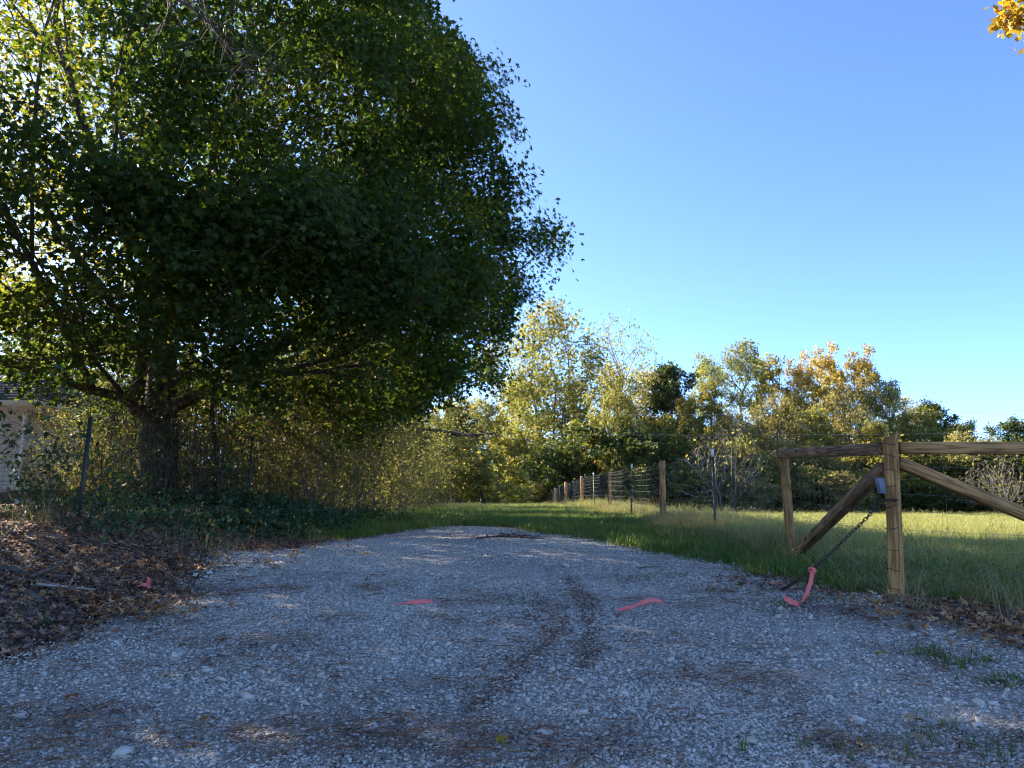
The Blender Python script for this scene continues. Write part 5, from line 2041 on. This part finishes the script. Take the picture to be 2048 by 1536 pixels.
# pine needles
nx_, ny_ = [], []
for (px, py, c, s) in ((110, 1465, 9, .16), (160, 1445, 7, .12), (250, 1495, 12, .2), (320, 1505, 8, .2), (60, 1520, 8, .2), (720, 1505, 9, .16), (760, 1490, 5, .14), (960, 1500, 8, .16), (1010, 1515, 10, .14), (1040, 1440, 4, .2), (1480, 1370, 10, .13),
                       (1530, 1400, 5, .14), (1080, 1300, 5, .3), (1010, 1250, 8, .25), (1070, 1215, 12, .25), (430, 1290, 10, .22), (480, 1330, 6, .2), (550, 1370, 5, .3), (350, 1180, 10, .3), (300, 1260, 10, .25), (560, 1180, 8, .3), (880, 1390, 4, .3), (1350, 1440, 4, .3), (1600, 1440, 4, .3),
                       (1700, 1500, 10, .2), (1960, 1500, 10, .2), (200, 1340, 5, .3), (640, 1440, 6, .3), (1600, 1220, 8, .3), (1250, 1480, 4, .25)):
    h = hit(px, py)
    nx_ += list(h[0] + g.normal(size=c) * s * 2.0)
    ny_ += list(h[1] + g.normal(size=c) * s * .55)
n = 60
nx_ += list(g.uniform(-2.5, 2.5, n))
ny_ += list(g.uniform(2.6, 7, n))
nx_, ny_ = np.array(nx_), np.array(ny_)
pos, nr = xyz(nx_, ny_, .004)
scatter('pine_needles', [needle_patch(370 + i, 13, .17, .10, .19, .0019) for i in range(6)], M['needle'], pos, nr, g.integers(0, 2, len(nx_)) * 3.14 + g.normal(size=len(nx_)) * .5, .7 + .5 * g.random(len(nx_)), 'reddish pine needles drifted in tufts over the gravel', 'needles')

# --- grass
def verge_keep(x, y):
    sdv = drive_mask(x, y)
    r = (x > 0) * smooth(.08, -.12, sdv) * smooth(5.2, 6.4, y)
    lane = smooth(9.6, 11.5, y) * smooth(-3.5, -2.7, x) * smooth(.05, -.15, sdv)
    tr = np.zeros(np.shape(x))
    for tx in (-1.0, .75):
        tr = np.maximum(tr, np.exp(-((x - tx - .01 * (y - 12)) / .24) ** 2))
    lane = lane * (1 - .85 * tr * (1 - smooth(20, 30, y)))
    return np.clip(np.maximum(r, lane), 0, 1)


n = 17000
Yv = 5.0 + 24 * g.random(n) ** 1.5
Xv = g.uniform(-3.6, 5.5, n)
k = (verge_keep(Xv, Yv) > g.random(n)) & in_view(Xv, Yv, 1.1, .5)
Xv, Yv = Xv[k], Yv[k]
pos, nr = xyz(Xv, Yv)
scatter('verge_grass', [grass_patch(400 + i, 46, .2, .05, .17, .006, .8) for i in range(5)], M['grass'], pos, nr, g.random(len(Xv)) * 6.28, (.75 + .45 * g.random(len(Xv))), 'short green grass growing on the lane and beside the gravel', 'grass', .6 + .5 * g.random(len(Xv)) + .25 * wob(Xv, Yv, 1.1))
# field: taller paler grass, thinned with distance
n = 15000
Yf = 5.9 + 52 * g.random(n) ** 1.35
Xf = 2.9 + (Yf * .78 - 1.0) * g.random(n)
k = in_view(Xf, Yf, 1.08, .5)
Xf, Yf = Xf[k], Yf[k]
pos, nr = xyz(Xf, Yf)
sc = .8 + .02 * Yf + .3 * g.random(len(Xf))
scatter('field_grass', [grass_patch(410 + i, 60, .34, .10, .30, .006, .55, 0, .05) for i in range(6)], M['field'], pos, nr, g.random(len(Xf)) * 6.28, sc, 'pale green meadow grass of the field beyond the fence', 'grass', (.7 + .45 * g.random(len(Xf)) + .3 * wob(Xf, Yf, .45)) / (1 + .012 * Yf) * (.55 + .45 * smooth(6.5, 10, Yf)))
# far lane grass
n = 3500
Yf = 26 + 44 * g.random(n)
Xf = g.uniform(-3.6, 3.0, n)
pos, nr = xyz(Xf, Yf)
scatter('lane_grass', [grass_patch(420 + i, 46, .34, .06, .2, .008, .7) for i in range(4)], M['field'], pos, nr, g.random(n) * 6.28, 1.0 + .5 * g.random(n), 'sunlit grass on the far stretch of the lane', 'grass', .7 + .3 * g.random(n))
# wispy dry grass along the fence foot
fx, fy = [], []
for i in range(560):
    y = 8.4 + 50 * g.random() ** 1.4
    fx.append(2.95 + g.normal() * (.30 + .006 * y))
    fy.append(y)
for (px, py, c, s) in ((1410, 1062, 70, .4), (1330, 1050, 40, .35), (1240, 1030, 60, .6), (830, 1018, 50, .8), (1590, 1110, 14, .3), (790, 1025, 40, .8)):
    h = hit(px, py)
    fx += list(h[0] + g.normal(size=c) * s)
    fy += list(h[1] + g.normal(size=c) * s)
fx, fy = np.array(fx), np.array(fy)
k = fy > 7.8
fx, fy = fx[k], fy[k]
pos, nr = xyz(fx, fy)
scatter('dry_grass', [grass_patch(430 + i, 34, .2, .22, .55, .0038, .6, 4, .25) for i in range(5)], M['dry'], pos, nr, g.random(len(fx)) * 6.28, .45 + .4 * g.random(len(fx)), 'wispy straw-coloured grass along the foot of the fence', 'grass')
# weeds in the gravel and litter
wx, wy = [], []
for (px, py, c, s) in ((1900, 1330, 14, .13), (1860, 1315, 8, .08), (2030, 1375, 12, .12), (1600, 1212, 8, .16), (1450, 1185, 8, .14), (2010, 1270, 12, .14), (1700, 1190, 14, .2), (1300, 1160, 6, .12), (1640, 1130, 14, .18), (1960, 1500, 12, .16), (1690, 1510, 8, .12), (545, 1085, 8, .12), (640, 1045, 14, .3), (1850, 1180, 30, .3), (1980, 1200, 30, .3), (930, 1062, 14, .4), (250, 1110, 5, .1)):
    h = hit(px, py)
    wx += list(h[0] + g.normal(size=c) * s)
    wy += list(h[1] + g.normal(size=c) * s * .7)
wx, wy = np.array(wx), np.array(wy)
pos, nr = xyz(wx, wy)
scatter('weeds', [grass_patch(440 + i, 14, .07, .02, .09, .004, 1.4, 3) for i in range(5)], M['grass'], pos, nr, g.random(len(wx)) * 6.28, .6 + .5 * g.random(len(wx)), 'sparse grassy weeds sprouting from the gravel and ditch', 'weeds')
# dead stems on the bank and in the ditch
sx, sy = [], []
for (px, py, c, s) in ((60, 1040, 16, .5), (200, 1060, 10, .5), (330, 1090, 8, .4), (1980, 1230, 20, .35), (1900, 1200, 14, .3), (420, 1100, 10, .3), (1700, 1150, 10, .2), (560, 1090, 6, .3)):
    h = hit(px, py)
    sx += list(h[0] + g.normal(size=c) * s)
    sy += list(h[1] + g.normal(size=c) * s * .6)
sx, sy = np.array(sx), np.array(sy)
pos, nr = xyz(sx, sy)
scatter('dead_stems', [grass_patch(450 + i, 12, .14, .10, .42, .004, 1.2, 3) for i in range(5)], M['dry'], pos, nr, g.random(len(sx)) * 6.28, .6 + .5 * g.random(len(sx)), 'thin dead stems standing on the bank and in the ditch', 'weeds')
# ivy at the maple foot and along the hedge foot
ix, iy = [], []
for i in range(240):
    t_ = g.random()
    ix.append(-6.2 + 2.9 * t_ + g.normal() * .6)
    iy.append(11.2 + 1.6 * t_ + g.normal() * .7)
for i in range(110):
    y = 11.5 + 22 * g.random()
    ix.append(-3.55 + g.normal() * .3)
    iy.append(y)
for (px, py, c, s_) in ((540, 1065, 12, .3), (590, 1055, 22, .35), (650, 1045, 28, .4), (700, 1050, 26, .35), (480, 1060, 12, .35), (740, 1040, 18, .3), (420, 1050, 16, .4), (330, 1055, 16, .4), (250, 1050, 12, .4)):
    h = hit(px, py)
    ix += list(h[0] + g.normal(size=c) * s_)
    iy += list(h[1] + g.normal(size=c) * s_)
ix, iy = np.array(ix), np.array(iy)
k = drive_mask(ix, iy) < -.2
ix, iy = ix[k], iy[k]
pos, nr = xyz(ix, iy)
scatter('ground_ivy', [leaf_patch(460 + i, 34, .28, .025, .075, tmpl_leaf(.75), .45, .05 + .06 * i, .3) for i in range(5)], M['ivy'], pos, nr, g.random(len(ix)) * 6.28, .8 + .5 * g.random(len(ix)), 'blue-green ground ivy spreading from the maple foot along the hedge', 'ground cover')

# ------------------------------------------------------------------ single fallen leaves, stones and sticks that can be picked out
def one_leaf(px, py, s, mat, label, seed):
    q = np.random.default_rng(seed)
    V0, P0 = STAR
    b, t, nn = frames(1, .8, q)
    Z = V0[:, 2] + .5 * q.normal() * V0[:, 0] ** 2 + .5 * q.normal() * (V0[:, 1] - .4) ** 2
    V = s * (V0[:, :1] * b + (V0[:, 1:2] - .4) * t + Z[:, None] * nn)
    V[:, 2] -= V[:, 2].min()
    m = MB()
    m.add(V, [P0], q.random())
    h = hit(px, py)
    o = m.build('fallen_leaf', M[mat])
    o.location = (h[0], h[1], float(ground_z(h[0], h[1])) + .012)
    tag(o, label, 'leaf', 'single fallen leaves on the gravel')


for i, a in enumerate([(735, 1170, .10, 'tan', 'tan leaf on the gravel above the middle ribbon'), (957, 1196, .10, 'tan', 'tan leaf beside the dark patch in mid drive'), (898, 1110, .10, 'red', 'dark red leaf alone far up the gravel'),
                       (1090, 1272, .09, 'rust', 'rust leaf lying in the wheel rut'), (1823, 1463, .11, 'tan', 'curled tan leaf near the bottom right corner'), (1834, 1502, .08, 'tan', 'small tan leaf at the bottom right'),
                       (1762, 1330, .10, 'yellow', 'yellow-green leaf on the gravel below the corner post'), (140, 1413, .10, 'rust', 'rust leaf at the lower left'), (416, 1465, .10, 'rust', 'rust leaf near the bottom left needles'), (1603, 1450, .06, 'red', 'small red-brown leaf in the lower right gravel'),
                       (1826, 1252, .10, 'red', 'dark red leaf just right of the corner post foot'), (1475, 1124, .10, 'rust', 'rust leaf at the grass edge left of the brace'), (1637, 1113, .10, 'rust', 'rust leaf caught above the pink ribbon'), (1541, 1124, .09, 'yellow', 'yellow leaf in the grass by the brace foot'),
                       (1920, 1285, .11, 'tan', 'tan leaf at the gravel edge in front of the ditch'), (412, 1139, .11, 'rust', 'russet leaf at the tip of the leaf bank'), (88, 1259, .10, 'ivy', 'green leaf on the brown litter at the left'), (1000, 1515, .06, 'yellow', 'yellow scrap at the bottom edge'), (1478, 1167, .09, 'rust', 'rust leaf on the gravel left of the hanging ribbon'), (300, 1125, .11, 'yellow', 'pale yellow leaf on the litter near the maple')]):
    one_leaf(*a, 600 + i)

gs = np.random.default_rng(950)
for i, (px, py, s) in enumerate([(1555, 1243, .035), (1563, 1258, .028), (1572, 1270, .03), (1890, 1241, .05), (1905, 1273, .03), (1860, 1270, .03), (415, 1352, .04), (445, 1372, .035), (495, 1408, .035), (40, 1445, .035), (1740, 1298, .03), (1712, 1457, .05), (1560, 1400, .03), (1330, 1300, .025), (585, 1450, .03),
                                 (240, 1528, .05), (740, 1473, .035), (150, 1378, .03), (640, 1362, .03), (900, 1410, .03), (1090, 1480, .035), (1250, 1400, .028), (1960, 1420, .04), (350, 1325, .03), (1420, 1330, .03), (1165, 1440, .03), (1640, 1330, .028), (1500, 1500, .04), (545, 1305, .03), (860, 1330, .025)]):
    V, F = stone_geo(gs, s * .8)
    m = MB()
    m.add(V, [F], .35 + .5 * gs.random())
    o = m.build('stone', M['stone'])
    h = hit(px, py)
    o.location = (h[0], h[1], float(ground_z(h[0], h[1])) + s * .2)
    tag(o, 'large loose stone lying on the grey gravel drive', 'stone', 'large stones on the drive')


def stick(pts, r, label, mat='stem', twigs=0, dz=.012):
    P = curve([gp(px, py, dz) for px, py in pts], 18)
    m = MB()
    m.tube(P, np.linspace(r, r * .5, 18), 6)
    for _ in range(twigs):
        q = P[int(R.integers(3, 15))]
        d = R.normal(size=3) * .12
        d[2] = abs(d[2]) * .5
        m.tube([q, q + d * .6, q + d + [0, 0, .02]], [r * .4, r * .3, r * .2], 4)
    tag(m.build('stick', M[mat], None, True), label, 'stick')


stick([(955, 1082), (1000, 1077), (1050, 1080), (1085, 1082)], .018, 'dark fallen branch lying across the end of the gravel', 'bark', 8)
stick([(1000, 1072), (1040, 1075), (1075, 1078)], .010, 'thin dark twig behind the fallen branch at the gravel end', 'bark', 5)
stick([(955, 1172), (985, 1163), (1035, 1158)], .008, 'pale bent stalk above the dark patch in mid drive', 'stem_pale', 1)
stick([(72, 1185), (130, 1190), (190, 1194)], .010, 'pale stick sticking out of the leaf heap at the left', 'stem_pale', 1, .05)
stick([(60, 1172), (110, 1150), (140, 1120)], .016, 'broken root piece on the mound at the left', 'root', 1, .06)
stick([(150, 1150), (165, 1165), (175, 1178)], .02, 'stubby root end below the mound at the left', 'root', 0, .05)
stick([(1275, 1143), (1310, 1140), (1335, 1142)], .005, 'thin dark twig on the gravel near the grass edge', 'stem', 2)
